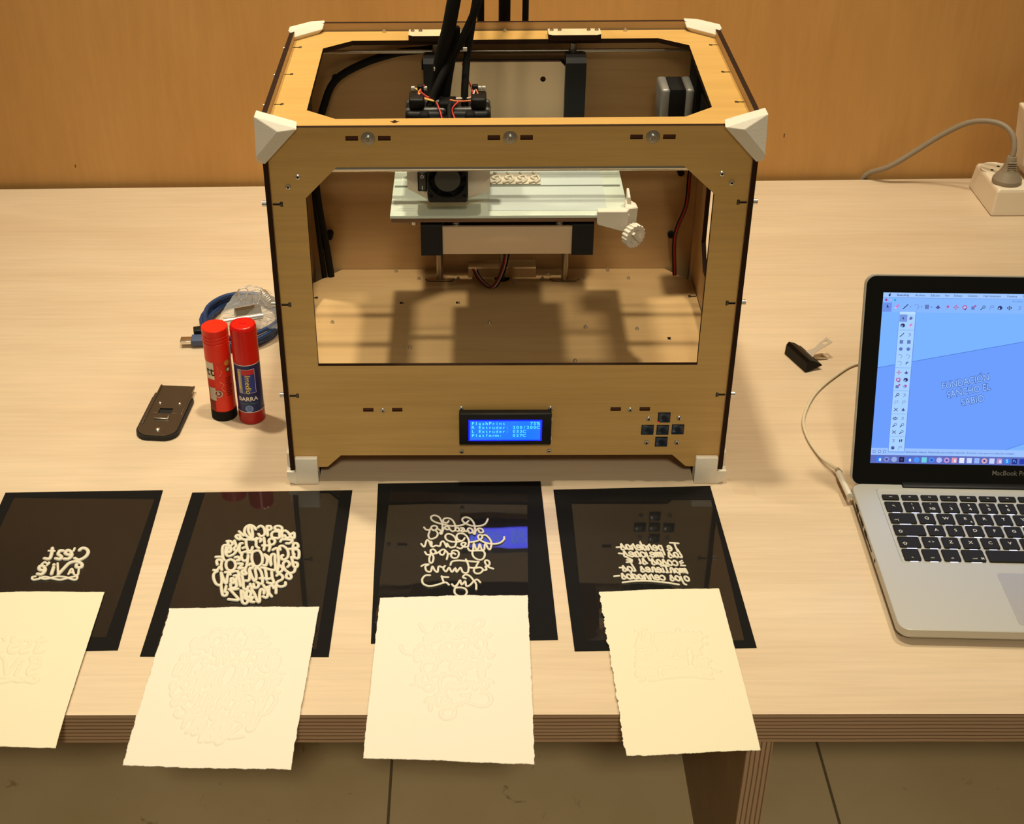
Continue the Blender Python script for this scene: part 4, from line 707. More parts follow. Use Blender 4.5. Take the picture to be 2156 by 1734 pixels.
# screws
def screwmesh(r=.0027, h=.0022):
    m_ = MB(); m_.lathe([(r, 0), (r, h * .45), (r * .8, h * .85), (r * .45, h), (0, h)], (0, 0, 0), 16).lathe([(r * .42, h + .00005), (0, h + .00005)], (0, 0, 0), 6, m=1); return m_
FR = (R(90), 0, 0)      # facing the front
s0 = place(screwmesh(), 'screw', [M_BRASS, M_BLACKM], PR, (-.1979, 0, .3517), FR)
for x, z in ((-.2076, .3417), (.1973, .3531), (.2071, .344), (-.1283, .0909), (.1275, .0912), (-.0471, .0930), (.0452, .0930), (-.0470, .0391), (.0451, .0394), (.1474, .0799), (.1788, .0804), (.1469, .0500), (.1787, .0499)):
    inst(s0, PR, (x, 0, z), FR)
wm = MB(); wm.lathe([(.0066, 0), (.0066, .0007), (.0030, .0009)], (0, 0, 0), 28).lathe([(.0030, .0009), (.0030, .0030), (.0022, .0038), (.0012, .0038), (.001, .0030), (0, .0030)], (0, 0, 0), 20)
w0 = place(wm, 'screw_with_washer', M_STEEL, PR, (-.1306, 0, .3896), FR)
for x in (0, .1308): inst(w0, PR, (x, 0, .3898), FR)
# bolts through the side panels: head outside, shank and nut in the slots of the front and top panels
sb = MB(); sb.cyl((-.0095, 0, 0), (-.0052, 0, 0), .0027, 16).cyl((-.0052, 0, 0), (.0105, 0, 0), .0010, 8, 1).box(.0072, .0098, -.0022, .0022, -.0022, .0022, 1, .0004)
b0 = None
for s in (-1, 1):
    rz = 0 if s < 0 else math.pi
    for loc in [(s * .2242, .0016, z) for z in SLZ] + [(s * .2242, y, ZT - .0018) for y in SLY] + [(s * .2242, .2095, .1075)]:
        if b0 is None: b0 = place(sb, 'bolt', [M_STEEL, M_DARKM], PR, loc, (0, 0, rz))
        else: inst(b0, PR, loc, (0, 0, rz))
# screws standing on the top panel and on the inner floor
tn = MB(); tn.lathe([(.0022, 0), (.0022, .002), (.0010, .002), (.0010, .0035), (0, .0035)], (0, 0, 0), 6)
t0 = place(tn, 'hex_nut', M_BRASS, PR, (-.1299, .2740, ZT))
for x in (.0009, .1309): inst(t0, PR, (x, .2740, ZT))
for x, y in ((-.1922, .1502), (-.016, .1479), (-.1033, .0944), (.0742, .0655), (.0905, .1375), (.1469, .1329), (-.1264, .2735), (.1262, .2739), (.1491, .2531), (.0142, .2423), (-.0985, .2535), (-.052, .2535), (.0475, .2535), (.098, .2535), (.055, .262)):
    inst(t0, PR, (x, y, .109))
MB().prism([(-.1065 + .0035 * math.cos(i) * (1 + .35 * math.sin(5 * i)), .0140 + .0026 * math.sin(i) * (1 + .35 * math.cos(4 * i))) for i in [k * math.pi / 12 for k in range(24)]], 'z', ZT, ZT + .0002).build('burn_mark', M_BURN, PR)
# rod holders
def platepoly(xc, yc, hw, hd, c): return [(xc - hw, yc - hd + c), (xc - hw + c * 1.3, yc - hd), (xc + hw - c * 1.3, yc - hd), (xc + hw, yc - hd + c), (xc + hw, yc + hd), (xc - hw, yc + hd)]
for s in (-1, 1):
    pp = MB().prism(platepoly(s * .0745, .2540, .0280, .0110, .0035), 'z', ZT, ZT + .0060, mf=0, ms=1).build('rod_plate', [mat('pale_plywood', (.74, .56, .36, 1), .45), M_BURN], PR)
    for dx in (-.024, -.0155, .0155, .024):
        q = screwmesh(.0022, .0018).build('plate_screw', [M_DSTEEL, M_BLACKM], None, (0, 0, 0)); q.parent = pp; q.location = Vector((s * .0745 + dx, .2590, ZT + .006)) - ORG[PR]
    MB().prism([(s * .0735 + dx, .2520 + dy) for dx, dy in ((-.0175, .002), (-.013, -.0045), (.013, -.0045), (.0175, .002), (.0175, .007), (.013, .0095), (-.013, .0095), (-.0175, .007))], 'z', .1091, .1100, mf=0, ms=1).build('rod_plate', [M_PLYIN, M_BURN], PR)
    MB().cyl((s * .0735, .2520, .109), (s * .0735, .2520, ZT - .005), .0040, 20).build('lift_rod', M_DSTEEL, PR)
MB().cyl((.0005, .2560, .08), (.0005, .2560, .24), .0035, 16).build('lead_screw', M_DSTEEL, PR)
MB().box(-.040, .040, .258, .2799, .1091, .1210).build('rear_block', M_PLYIN, PR)
# gantry rods
MB().cyl((-.2240, .0200, .3520), (.2240, .0200, .3520), .0040, 16).build('gantry_rod', M_STEEL, PR)
MB().cyl((-.2240, .2600, .3835), (.2240, .2600, .3835), .0022, 16).build('gantry_rod', M_DSTEEL, PR)
MB().box(-.0900, .0660, .2680, .2795, .3600, .3680, 0).build('rear_cable_rail', M_BLACKM, PR)
for s in (-1, 1):
    MB().cyl((s * .2120, .012, .3640), (s * .2120, .268, .3640), .0040, 16).build('gantry_rod', M_STEEL, PR)
    MB().box(min(s * .2195, s * .2110), max(s * .2195, s * .2110), .0250, .2550, .3500, .3512).build('drive_belt', M_BLACKM, PR)
    for yy in (.022, .256): MB().cyl((s * .2205, yy, .353), (s * .2095, yy, .353), .0080, 20, 0).cyl((s * .2095, yy, .353), (s * .2085, yy, .353), .0095, 20).build('pulley', M_DSTEEL, PR)
MB().cyl((-.2120, .0900, .3430), (.2120, .0900, .3430), .0040, 16).build('cross_rod', M_STEEL, PR)
MB().cyl((-.2120, .1480, .3280), (.2120, .1480, .3280), .0040, 16).build('cross_rod', M_STEEL, PR)
MB().box(-.2120, .2120, .1660, .1675, .3240, .3310).build('cross_belt', M_BLACKM, PR)
for s in (-1, 1): MB().box(min(s * .2190, s * .2010), max(s * .2190, s * .2010), .078, .172, .3200, .3680, 0, .002).build('rod_block', M_BLACKP, PR)
# stepper motor at the back right
mo = MB(); mo.box(.1620, .1720, .1870, .2290, .3265, .3660, 0, .003).box(.1720, .1880, .1880, .2280, .3270, .3655, 1, .001).box(.1880, .1975, .1870, .2290, .3265, .3660, 0, .003).box(.1975, .2241, .1840, .2320, .3230, .3950, 1, .001)
mo.build('drive_motor', [mat('motor_alloy', (.30, .29, .27, 1), .5, .6), M_BLACKM], PR)
# build platform
bx0, bx1, by0, by1 = -.1165, .1200, .0495, .205
MB().box(bx0 + .001, bx1 - .001, by0 + .001, by1, .2800, .2840, 0, .0006).build('heater_plate', mat('brown_heater_plate', srgb(112, 78, 52), .4), PR)
gl = MB().box(bx0, bx1, by0, by1, .2846, .2880, 0, .0005).build('glass_plate', M_GLASS, PR)
fl = MB(); fl.prism([(-.0190, .060), (.0990, .060), (.0990, .200), (-.0190, .200)], 'z', .2881, .2884).build('bed_film', M_TAPE, gl)
MB().box(-.1150, .1170, .1175, .1210, .2884, .2886).build('film_seam', M_TAPED, gl)
MB().box(-.1120, -.0900, .062, .0628, .2881, .2883).box(-.1095, -.0930, .066, .0666, .2881, .2883).box(-.1080, -.1072, .062, .19, .2881, .2883).build('film_edge', flat('pale_film', 214, 220, 208), gl)
for x in (-.0515, .0525):
    MB().tube(sprg((x, .066, .2700), (0, 0, 1), .0038, 5, .0100, .0006), .0007, 6, sub=1).cyl((x, .066, .268), (x, .066, .281), .0014, 10).build('levelling_spring', M_STEEL, PR)
MB().cyl((-.0930, .056, .2755), (-.0930, .056, .2800), .0022, 12).build('corner_screw', M_STEEL, PR)
MB().box(-.0660, .0660, .0600, .0650, .2400, .2705, 0, .0004).build('platform_crossbar', mat('sanded_plywood', (.64, .45, .28, 1), .5), PR)
MB().box(-.0640, .0640, .0655, .2350, .2640, .2690, 0).build('platform_base', M_BURN, PR)
for s in (-1, 1):
    arm = [(.0585, .2395), (.2500, .2395), (.2560, .2450), (.2560, .3790), (.2500, .3850), (.2330, .3850), (.2290, .3800), (.2290, .2890), (.2200, .2790), (.0650, .2790), (.0585, .2720)]
    a_, b_2 = (-.0868, -.0650) if s < 0 else (.0650, .0868)
    MB().prism(arm, 'x', a_, b_2).build('platform_arm', M_BLACKP, PR)
bp = MB()
hole = [(.0415 + .0030 * math.cos(i * math.pi / 8), .3590 + .0030 * math.sin(i * math.pi / 8)) for i in range(16)]
bp.prism([(-.0649, .2640), (.0649, .2640), (.0649, .3730), (.0600, .3780), (-.0600, .3780), (-.0649, .3730)], 'y', .2400, .2450, holes=[hole], mf=0, ms=1)
bp.text('CREATOR', .0175, lambda x, y, z: (x - .001, .2397, .3060 + y), 1, off=.012)
bp.build('platform_backplate', [mat('pale_plywood_back', (.66, .48, .29, 1), .5), M_BURN], PR)
# white clip and toothed knob at the platform corner
mb = MB()
mb.hull([(.0880, .0455, .2935), (.1170, .0455, .2935), (.1215, .0560, .2935), (.0880, .0540, .2935), (.0880, .0455, .2790), (.1180, .0455, .2700), (.1215, .0560, .2740), (.0990, .0455, .2760)], 0, .0008)
mb.hull([(.1160, .0500, .2940), (.1290, .0560, .2930), (.1280, .0660, .2930), (.1200, .0700, .2960), (.1165, .0680, .2960), (.1160, .0520, .2720), (.1280, .0560, .2720), (.1270, .0640, .2740)], 0, .0008)
mb.hull([(.1185, .060, .2880), (.1235, .060, .2880), (.1185, .078, .2880), (.1225, .078, .2880), (.1185, .060, .3020), (.1215, .060, .3020), (.1185, .074, .3060), (.1210, .074, .3060)], 0, .0006)
mb.build('corner_clip', M_WHITE, PR)
kn = MB(); kc = Vector((.1225, .0480, .2680)); kax = Vector((.55, -.80, -.05)).normalized(); ks = kax.orthogonal().normalized(); kt = kax.cross(ks)
N_ = 72; rim = lambda i, rr_: rr_ * (1 + (.045 if i % 4 < 2 else -.045))
V = []
for d, rr_ in ((0, .0118), (.0075, .0118), (.0075, .0075), (.0045, .0060)):
    for i in range(N_):
        a = 2 * math.pi * i / N_; q = rim(i, rr_) if rr_ > .01 else rr_
        V.append(kc + kax * d + ks * q * math.cos(a) + kt * q * math.sin(a))
kn.add(V, [(l * N_ + i, l * N_ + (i + 1) % N_, (l + 1) * N_ + (i + 1) % N_, (l + 1) * N_ + i) for l in range(3) for i in range(N_)] + [tuple(range(N_))[::-1], tuple(range(3 * N_, 4 * N_))])
kn.hull([kc + kax * a + ks * b2 + kt * c_ for a in (.004, .0105) for b2 in (-.0015, .0015) for c_ in (-.0075, .0075)]).cyl(kc - kax * .012, kc, .003, 12)
kn.build('toothed_knob', M_WHITE, PR)
# carriage with two extruder motors
mb = MB(); mb.box(-.1010, -.0160, .0560, .1400, .3440, .3690, 0, .002).box(-.1110, -.1000, .070, .084, .3600, .3720, 0, .003).box(-.0170, -.0070, .070, .084, .3600, .3720, 0, .003).box(-.1110, -.0070, .074, .080, .3560, .3660, 0, .002)
mb.build('carriage', M_BLACKP, PR)
for s, x0, x1 in ((-1, -.1000, -.0600), (1, -.0570, -.0170)):
    mb = MB(); mb.box(x0 + .0005, x1 - .0005, .0700, .1110, .3640, .3870, 0, .004).box(x0, x1, .0780, .0830, .3640, .3885, 1, .003).box(x0, x1, .0990, .1040, .3640, .3885, 1, .003).box(x0, x1, .060, .0705, .3640, .3790, 0, .003)
    xe = x0 if s < 0 else x1
    mb.box(min(xe - s * .004, xe - s * .019), max(xe - s * .004, xe - s * .019), .075, .100, .388, .3985, 0, .002).box(min(xe - s * .012, xe - s * .018), max(xe - s * .012, xe - s * .018), .094, .100, .396, .4050, 0, .001)
    mb.build('extruder_motor', [M_BLACKP, mat('motor_band', (.33, .32, .30, 1), .35, .8)], PR)
mb = MB(); mb.box(-.0870, -.0310, .0640, .0730, .3690, .3830, 0, .002).box(-.0860, -.0760, .0640, .0760, .3700, .3880, 0, .003).box(-.0420, -.0320, .0640, .0760, .3700, .3880, 0, .003).box(-.067, -.050, .080, .100, .380, .393, 0, .002)
mb.build('extruder_bracket', M_BLACKM, PR)
for i, (pts, m_) in enumerate([
    ([(-.0900, .098, .4010), (-.0865, .094, .3995), (-.0840, .086, .396), (-.0770, .083, .395), (-.0720, .082, .394)], M_YEL),
    ([(-.0835, .096, .4030), (-.0870, .090, .3985), (-.0800, .085, .396), (-.0735, .083, .395)], M_ORANGE),
    ([(-.0815, .098, .4040), (-.0850, .093, .4005), (-.0790, .087, .397), (-.0720, .084, .396)], M_RED),
    ([(-.0690, .080, .3930), (-.0660, .072, .388), (-.0640, .064, .384), (-.0625, .055, .380), (-.0620, .048, .378)], M_RED),
    ([(-.0480, .083, .3930), (-.0540, .076, .389), (-.0530, .066, .386), (-.0490, .056, .382), (-.0450, .050, .379)], M_RED),
    ([(-.0345, .097, .4020), (-.0310, .094, .401), (-.0290, .088, .396), (-.0330, .084, .394), (-.0480, .084, .393), (-.0560, .085, .394)], M_ORANGE),
    ([(-.0260, .098, .4020), (-.0315, .098, .402), (-.0330, .092, .399), (-.0360, .086, .396), (-.0500, .086, .395)], M_WIREW),
    ([(-.0355, .096, .4020), (-.0340, .091, .398), (-.0380, .086, .395)], M_RED),
    ([(-.0440, .100, .4250), (-.0400, .097, .413), (-.0360, .095, .404)], M_RED)]):
    MB().tube(pts, .0009, 6).build('motor_wire', m_, PR)
for x in (-.0925, -.0805, -.0280, -.0235): MB().box(x - .0018, x + .0018, .096, .0995, .3995, .4030, 0, .0004).build('wire_connector', M_WIREW, PR)
# white fan plate with fan and switch
fp = MB()
P1 = [(-.0985, .0480), (-.0176, .0480)]
y0, y1 = .0480, .0560
F_ = [(-.0984, .3560), (-.0984, .3285), (-.0772, .3092), (-.0395, .3092), (-.0177, .3292), (-.0177, .3560)]
B_ = [(-.0984, .3560), (-.0984, .3130), (-.0790, .3015), (-.0403, .3015), (-.0177, .3105), (-.0177, .3560)]
n = 6
V = [(x, y0, z) for x, z in F_] + [(x, y1 + .002, z) for x, z in B_] + [(x, .080, z + .0) for x, z in B_]
fp.add(V, [tuple(range(6)), tuple(range(12, 18))[::-1]] + [(l * 6 + i, l * 6 + (i + 1) % 6, (l + 1) * 6 + (i + 1) % 6, (l + 1) * 6 + i) for l in (0, 1) for i in range(6)])
FP = fp.build('fan_plate', M_WHITE, PR)
fan = MB(); fx, fz, hw = -.0588, .3310, .0197
circ = [(fx + .0187 * math.cos(i * math.pi / 20), fz + .0187 * math.sin(i * math.pi / 20)) for i in range(40)]
sq = []
for cx_, cz_, a0 in ((fx + hw - .003, fz - hw + .003, -90), (fx + hw - .003, fz + hw - .003, 0), (fx - hw + .003, fz + hw - .003, 90), (fx - hw + .003, fz - hw + .003, 180)):
    sq += [(cx_ + .003 * math.cos(R(a0 + 22.5 * i)), cz_ + .003 * math.sin(R(a0 + 22.5 * i))) for i in range(5)]
hs = [[(fx + sx * .0160 + .0018 * math.cos(i * math.pi / 6), fz + sz * .0160 + .0018 * math.sin(i * math.pi / 6)) for i in range(12)] for sx in (-1, 1) for sz in (-1, 1)]
fan.prism(sq, 'y', .0380, .0405, holes=[circ] + hs)
fan.prism([(x, z) for x, z in circ], 'y', .0405, .0480, holes=[[(fx + (x - fx) * .96, fz + (z - fz) * .96) for x, z in circ]])
for sx in (-1, 1):
    for sz in (-1, 1): fan.cyl((fx + sx * .016, .0395, fz + sz * .016), (fx + sx * .016, .048, fz + sz * .016), .0030, 14, 0)
fan.box(fx - hw, fx + hw, .0455, .0480, fz - hw, fz + hw, 0)
fan.hull([(fx - hw + e, y, z) for y, z, e in ((.0380, .3118, 0), (.0465, .3060, 0), (.048, .3110, 0), (.040, .3060, .002))] + [(fx + hw - e, y, z) for y, z, e in ((.0380, .3118, 0), (.0465, .3060, 0), (.048, .3110, 0), (.040, .3060, .002))], 0, .0012)
FAN = fan.build('fan', M_BLACKP, PR)
hub = MB().cyl((fx, .0470, fz), (fx, .0388, fz), .0125, 40); hub.build('fan_hub', M_GREYP, FAN)
bl = MB()
for i in range(7):
    a = 2 * math.pi * i / 7; c0_, s0_ = math.cos(a), math.sin(a); c1, s1 = math.cos(a + .55), math.sin(a + .55)
    bl.add([(fx + .012 * c0_, .0400, fz + .012 * s0_), (fx + .0176 * c1, .0395, fz + .0176 * s1), (fx + .0176 * math.cos(a + .95), .0450, fz + .0176 * math.sin(a + .95)), (fx + .012 * math.cos(a + .5), .0450, fz + .012 * math.sin(a + .5))], [(0, 1, 2, 3)])
bl.build('fan_blades', M_BLACKM, FAN)
sw = MB().box(-.0880, -.0790, .0440, .0480, .3165, .3365, 0, .0008).build('rocker_switch', M_BLACKP, PR)
MB().prism([(-.0835 + .0032 * math.cos(R(a)), (.3325 if 0 <= a < 180 else .3205) + .0032 * math.sin(R(a))) for a in range(0, 360, 15)], 'y', .0430, .0441).build('rocker', M_GREYP, sw)
m_ = MB(); m_.prism([(-.0835 + .0017 * math.cos(i * .3927), .3322 + .0017 * math.sin(i * .3927)) for i in range(16)], 'y', .0428, .04305, holes=[[(-.0835 + .0010 * math.cos(i * .3927), .3322 + .0010 * math.sin(i * .3927)) for i in range(16)]])
m_.box(-.0839, -.0831, .0428, .04305, .3190, .3225).build('rocker_marks', flat('switch_white', 225, 225, 220), sw)
# inside cables
MB().tube([(-.075, .262, .386), (-.092, .270, .3815), (-.120, .273, .3770), (-.157, .272, .3650), (-.186, .268, .3480), (-.199, .258, .322), (-.208, .245, .29), (-.2120, .245, .25), (-.2100, .250, .20), (-.2060, .258, .150), (-.2030, .264, .105)], .0042, 10).build('inner_cable', M_BLACKM, PR)
MB().tube([(-.2160, .2500, .30), (-.2150, .247, .24), (-.2135, .25, .18), (-.2110, .262, .105)], .0030, 8).build('inner_cable', M_BLACKM, PR)
for (x, y, z) in ((-.186, .275, .348), (-.203, .268, .158), (-.2095, .2600, .262), (.2040, .272, .235), (.1990, .275, .155)): MB().cyl((x, y, z), (x, .2798, z), .0040, 12).build('cable_clip', M_BLACKM, PR)
for dx, mm in ((0, M_RED), (.0016, mat('brown_wire', srgb(88, 44, 26), .5)), (-.0012, M_BLACKM)):
    MB().tube([(.2130 + dx, .2650, .27), (.2120 + dx, .264, .235), (.2110 + dx, .262, .200), (.2030 + dx, .262, .172), (.2010 + dx, .262, .150), (.2050 + dx, .262, .104)], .0011, 6).build('inner_wire', mm, PR)
for dx, mm in ((0, M_RED), (.0016, M_WIREW), (.0030, M_BLACKM), (-.0014, mat('maroon_wire', srgb(90, 36, 24), .5))):
    MB().tube([(.008 + dx, .245, .240), (.006 + dx, .240, .190), (.002 + dx, .236, .140), (-.010 + dx, .228, .1135), (-.022 + dx, .234, .1135), (-.030 + dx, .246, .118), (-.033 + dx, .256, .1210)], .0012, 6).build('platform_wire', mm, PR)
# black sleeves rising from the carriage, looping over and down behind the box
def sleeve(pts, r_): MB().tube(pts, r_, 12, sub=8).build('cable_sleeve', M_BLACKM, PR)
sleeve([(-.0700, .1080, .3850), (-.0680, .1060, .4100), (-.0635, .1030, .4350), (-.0570, .1000, .4600), (-.0510, .1000, .4900), (-.0400, .110, .54), (-.020, .150, .60), (-.005, .230, .62), (.0000, .295, .560), (.0010, .3080, .45), (.0010, .3080, .33), (.0010, .3080, .12)], .0066)
sleeve([(-.0760, .0840, .3880), (-.0700, .0900, .4030), (-.0560, .1000, .4280), (-.0390, .1000, .4600), (-.0290, .1000, .4870), (-.022, .110, .53), (-.020, .150, .58), (-.024, .230, .61), (-.0252, .295, .560), (-.0252, .3080, .45), (-.0252, .3080, .30), (-.0252, .3080, .12)], .0040)
sleeve([(-.0420, .0860, .3880), (-.0420, .0900, .4030), (-.0400, .1000, .4280), (-.0360, .1020, .4560), (-.0300, .1040, .4900), (-.018, .120, .54), (.000, .160, .59), (.018, .230, .61), (.0240, .295, .560), (.0240, .3060, .45), (.0240, .3060, .30), (.0240, .3060, .12)], .0036)
sleeve([(-.0560, .0800, .3930), (-.0570, .0700, .3900), (-.0565, .060, .386), (-.056, .050, .380)], .0022)
sleeve([(-.0610, .1050, .3900), (-.0580, .1100, .41), (-.0540, .1150, .4300), (-.0500, .1080, .4560)], .0045)
for (x, y, z) in ((-.0700, .1080, .4190), (-.0415, .0975, .4420)): MB().box(x - .002, x + .002, y - .008, y - .0065, z - .0015, z + .0025, 0, .0005).build('cable_tie', M_WIREW, PR)
# display and buttons
D = MB().box(-.0492, .0462, -.0095, -.0003, .0530, .0918, 0, .0012).build('display', M_BLACKP, PR)
MB().prism([(-.0395, .0588), (.0363, .0588), (.0363, .0845), (-.0395, .0845)], 'y', -.0100, -.0094).build('display_border', mat('lcd_border_blue', (0, 0, 0, 1), 0.25, emit=(0.006, 0.028, 4.0, 1), es=1.0), D)
MB().prism([(-.0378, .0603), (.0346, .0603), (.0346, .0833), (-.0378, .0833)], 'y', -.0102, -.0099).build('lcd_screen', mat('lcd_blue', (0, 0, 0, 1), 0.25, emit=(0.012, 0.20, 6.0, 1), es=1.0), D)
tx = MB()
for rI, row in enumerate(['FlashPrint       75%', 'R Extruder: 200/200C', 'L Extruder: 032C', 'Platform:   027C']):
    for ci, ch in enumerate(row):
        if ch == ' ': continue
        cx_ = -.0350 + ci * .00355; cz_ = .0806 - rI * .0050
        tx.text(ch, .0054, lambda x, y, z: (cx_ + x * 1.02, -.0104, cz_ + y * .95), 0, off=.010)
tx.build('lcd_text', glow('lcd_text_cyan', 90, 235, 255, 1.3), D)
for z in (.0850, .0610): MB().box(.0461, .0467, -.0085, -.0045, z - .0025, z + .0025).build('display_tab', M_STEEL, D)
bmat = mat('smoky_blue_button', srgb(30, 44, 62), 0.25)
bm2 = mat('dark_button_centre', srgb(14, 20, 30), 0.35)
for x, z in ((.1631, .0811), (.1469, .0657), (.1627, .0656), (.1785, .0662), (.1623, .0506)):
    q = MB().box(x - .0064, x + .0064, -.0008, -.0001, z - .0060, z + .0060, 1).box(x - .0058, x + .0058, -.0014, -.0008, z - .0054, z + .0054, 0, .0003).cyl((x, -.0017, z), (x, -.0013, z), .0028, 16, 1)
    q.build('button', [bmat, bm2], PR)
MB().box(.1570, .1578, -.0017, -.0013, .0757, .0765).build('status_light', glow('red_led', 255, 40, 20, 2), PR)

# the piece being printed, on the build plate
pp = MB()
pp.prism([(-.0160, .1215), (.0355, .1215), (.0355, .1500), (-.0160, .1500)], 'z', .2885, .2895)
for i in range(4):
    x = -.0120 + i * .0135
    pp.tube([(x - .004, .1230, .2905), (x + .003, .1290, .2905), (x - .002, .1360, .2905), (x + .004, .1420, .2905), (x, .1480, .2905)], .0014, 8)
    pp.tube([(x + .002, .1230, .2905), (x + .006, .1300, .2905), (x + .005, .1400, .2905)], .0012, 8)
tag(pp.build('printed_piece', M_PLA, None, (.01, .136, .2885)), 'off-white half-finished printed lettering on the glass plate beside the fan', 'printed piece')
# ================================================================= laptop
TH = -0.0345
LM = Matrix.Translation((0.4205, -0.0891, 0)) @ Matrix.Rotation(TH, 4, 'Z')
LP = thing('laptop', 'open silver laptop with black keys showing drawing software on screen', 'laptop', tuple(LM @ Vector((.0989, -.053, 0))))
X0, X1, Y0, Y1 = -.0640, .2610, -.1644, .0576
def rpoly(x0, x1, y0, y1, r, n=8):
    P = []
    for cx, cy, a0 in ((x1 - r, y0 + r, -90), (x1 - r, y1 - r, 0), (x0 + r, y1 - r, 90), (x0 + r, y0 + r, 180)):
        P += [(cx + r * math.cos(R(a0 + 90 * i / n)), cy + r * math.sin(R(a0 + 90 * i / n))) for i in range(n + 1)]
    return P
KX0, KX1, KY0, KY1 = -.0405, .2382, -.0700, .0500
mb = MB(LM)
deck = rpoly(X0, X1, Y0, Y1, .011)
well = rpoly(KX0, KX1, KY0, KY1, .004)
notch = rpoly(-.018, .216, .0510, .0570, .001)
o1 = rpoly(X0, X1, Y0, Y1, .011); o2 = rpoly(X0 + .0006, X1 - .0006, Y0 + .0006, Y1 - .0006, .0108); o3 = rpoly(X0 + .003, X1 - .003, Y0 + .003, Y1 - .003, .010); o0 = rpoly(X0 + .0003, X1 - .0003, Y0 + .0003, Y1 - .0003, .011)
n = len(o1)
def band(pa, za, pb, zb): mb.add([(x, y, za) for x, y in pa] + [(x, y, zb) for x, y in pb], [(i, (i + 1) % n, n + (i + 1) % n, n + i) for i in range(n)], 0, True)
band(o2, .0170, o1, .0164); band(o1, .0164, o1, .0085); band(o1, .0085, o3, .0045)
mb.add([(x, y, .0045) for x, y in o3], [tuple(range(n))[::-1]])
fl_ = [list(o2), well]
tri = tessellate_polygon([[Vector((p[0], p[1], 0)) for p in l] for l in fl_]); fp_ = [p for l in fl_ for p in l]
mb.add([(x, y, .0170) for x, y in fp_], [tuple(t) for t in tri])
wi = rpoly(KX0 + .0012, KX1 - .0012, KY0 + .0012, KY1 - .0012, .0035); nn = len(well)
mb.add([(x, y, .0170) for x, y in well] + [(x, y, .0160) for x, y in wi], [(i, (i + 1) % nn, nn + (i + 1) % nn, nn + i) for i in range(nn)], 0, True)
mb.add([(x, y, .0160) for x, y in wi], [tuple(range(nn))])
mb.build('base', M_ALU, LP)
MB(LM).box(-.012, .208, .0515, .0600, .0165, .0190, 0, .001).build('hinge_cover', M_BLACKP, LP)
MB(LM).prism(rpoly(.0455, .1505, -.1560, -.0825, .004), 'z', .01702, .01712, mf=0).build('trackpad', M_PAD, LP)
for x, y in ((X0 + .02, Y0 + .02), (X1 - .02, Y0 + .02), (X0 + .02, Y1 - .02), (X1 - .02, Y1 - .02)):
    MB(LM).lathe([(0, 0.0001), (.006, .0001), (.007, .001), (.007, .0048)], (x, y, 0), 20).build('rubber_foot', M_RUBBER, LP)
pt = MB(LM)
for y, w_, h_ in ((.028, .004, .002), (.020, .011, .005), (.008, .007, .003), (-.003, .0125, .0048), (-.020, .0125, .0048), (-.037, .022, .0022), (-.062, .0035, .0035)):
    pt.box(X0 - .0002, X0 + .0006, y - w_ / 2, y + w_ / 2, .0122 - h_ / 2, .0122 + h_ / 2)
pt.build('side_ports', M_BLACKM, LP)
# keys
U = .0190; G = .0030; ROWS = []
def row(y, h, widths, labels):
    x = -.0365
    for w_, lb in zip(widths, labels):
        ROWS.append((x, x + w_ * U - G, y - h / 2, y + h / 2, lb)); x += w_ * U
fw_ = 14.5 / 14
row(.0350, .0082, [fw_] * 14, ['esc'] + ['F%d' % i for i in range(1, 13)] + ['o'])
row(.0190, .0160, [1] * 13 + [1.5], ['\u00ba\\', '1', '2@', '3', '4', '5', '6', '7', '8', '9', '0', "'", '!', '<-'])
row(.0000, .0160, [1.5] + [1] * 12 + [1.0], ['->|'] + list('QWERTYUIOP') + ['`', '+', 'ret'])
row(-.0190, .0160, [1.75] + [1] * 12 + [.75], ['\u21e7'] + list('ASDFGHJKL') + ['N~', "'", 'c', ''])
row(-.0380, .0160, [1.25] + [1] * 11 + [2.25], ['\u21e7', '< >'] + list('ZXCVBNM') + [',', '.', '-', '\u21e7'])
row(-.0575, .0170, [1, 1, 1, 1.25, 5, 1.25, 1, 1, 1, 1], ['fn', 'ctrl', 'alt', 'cmd', '', 'cmd', 'alt', '<', 'v', '>'])
kc_ = {}
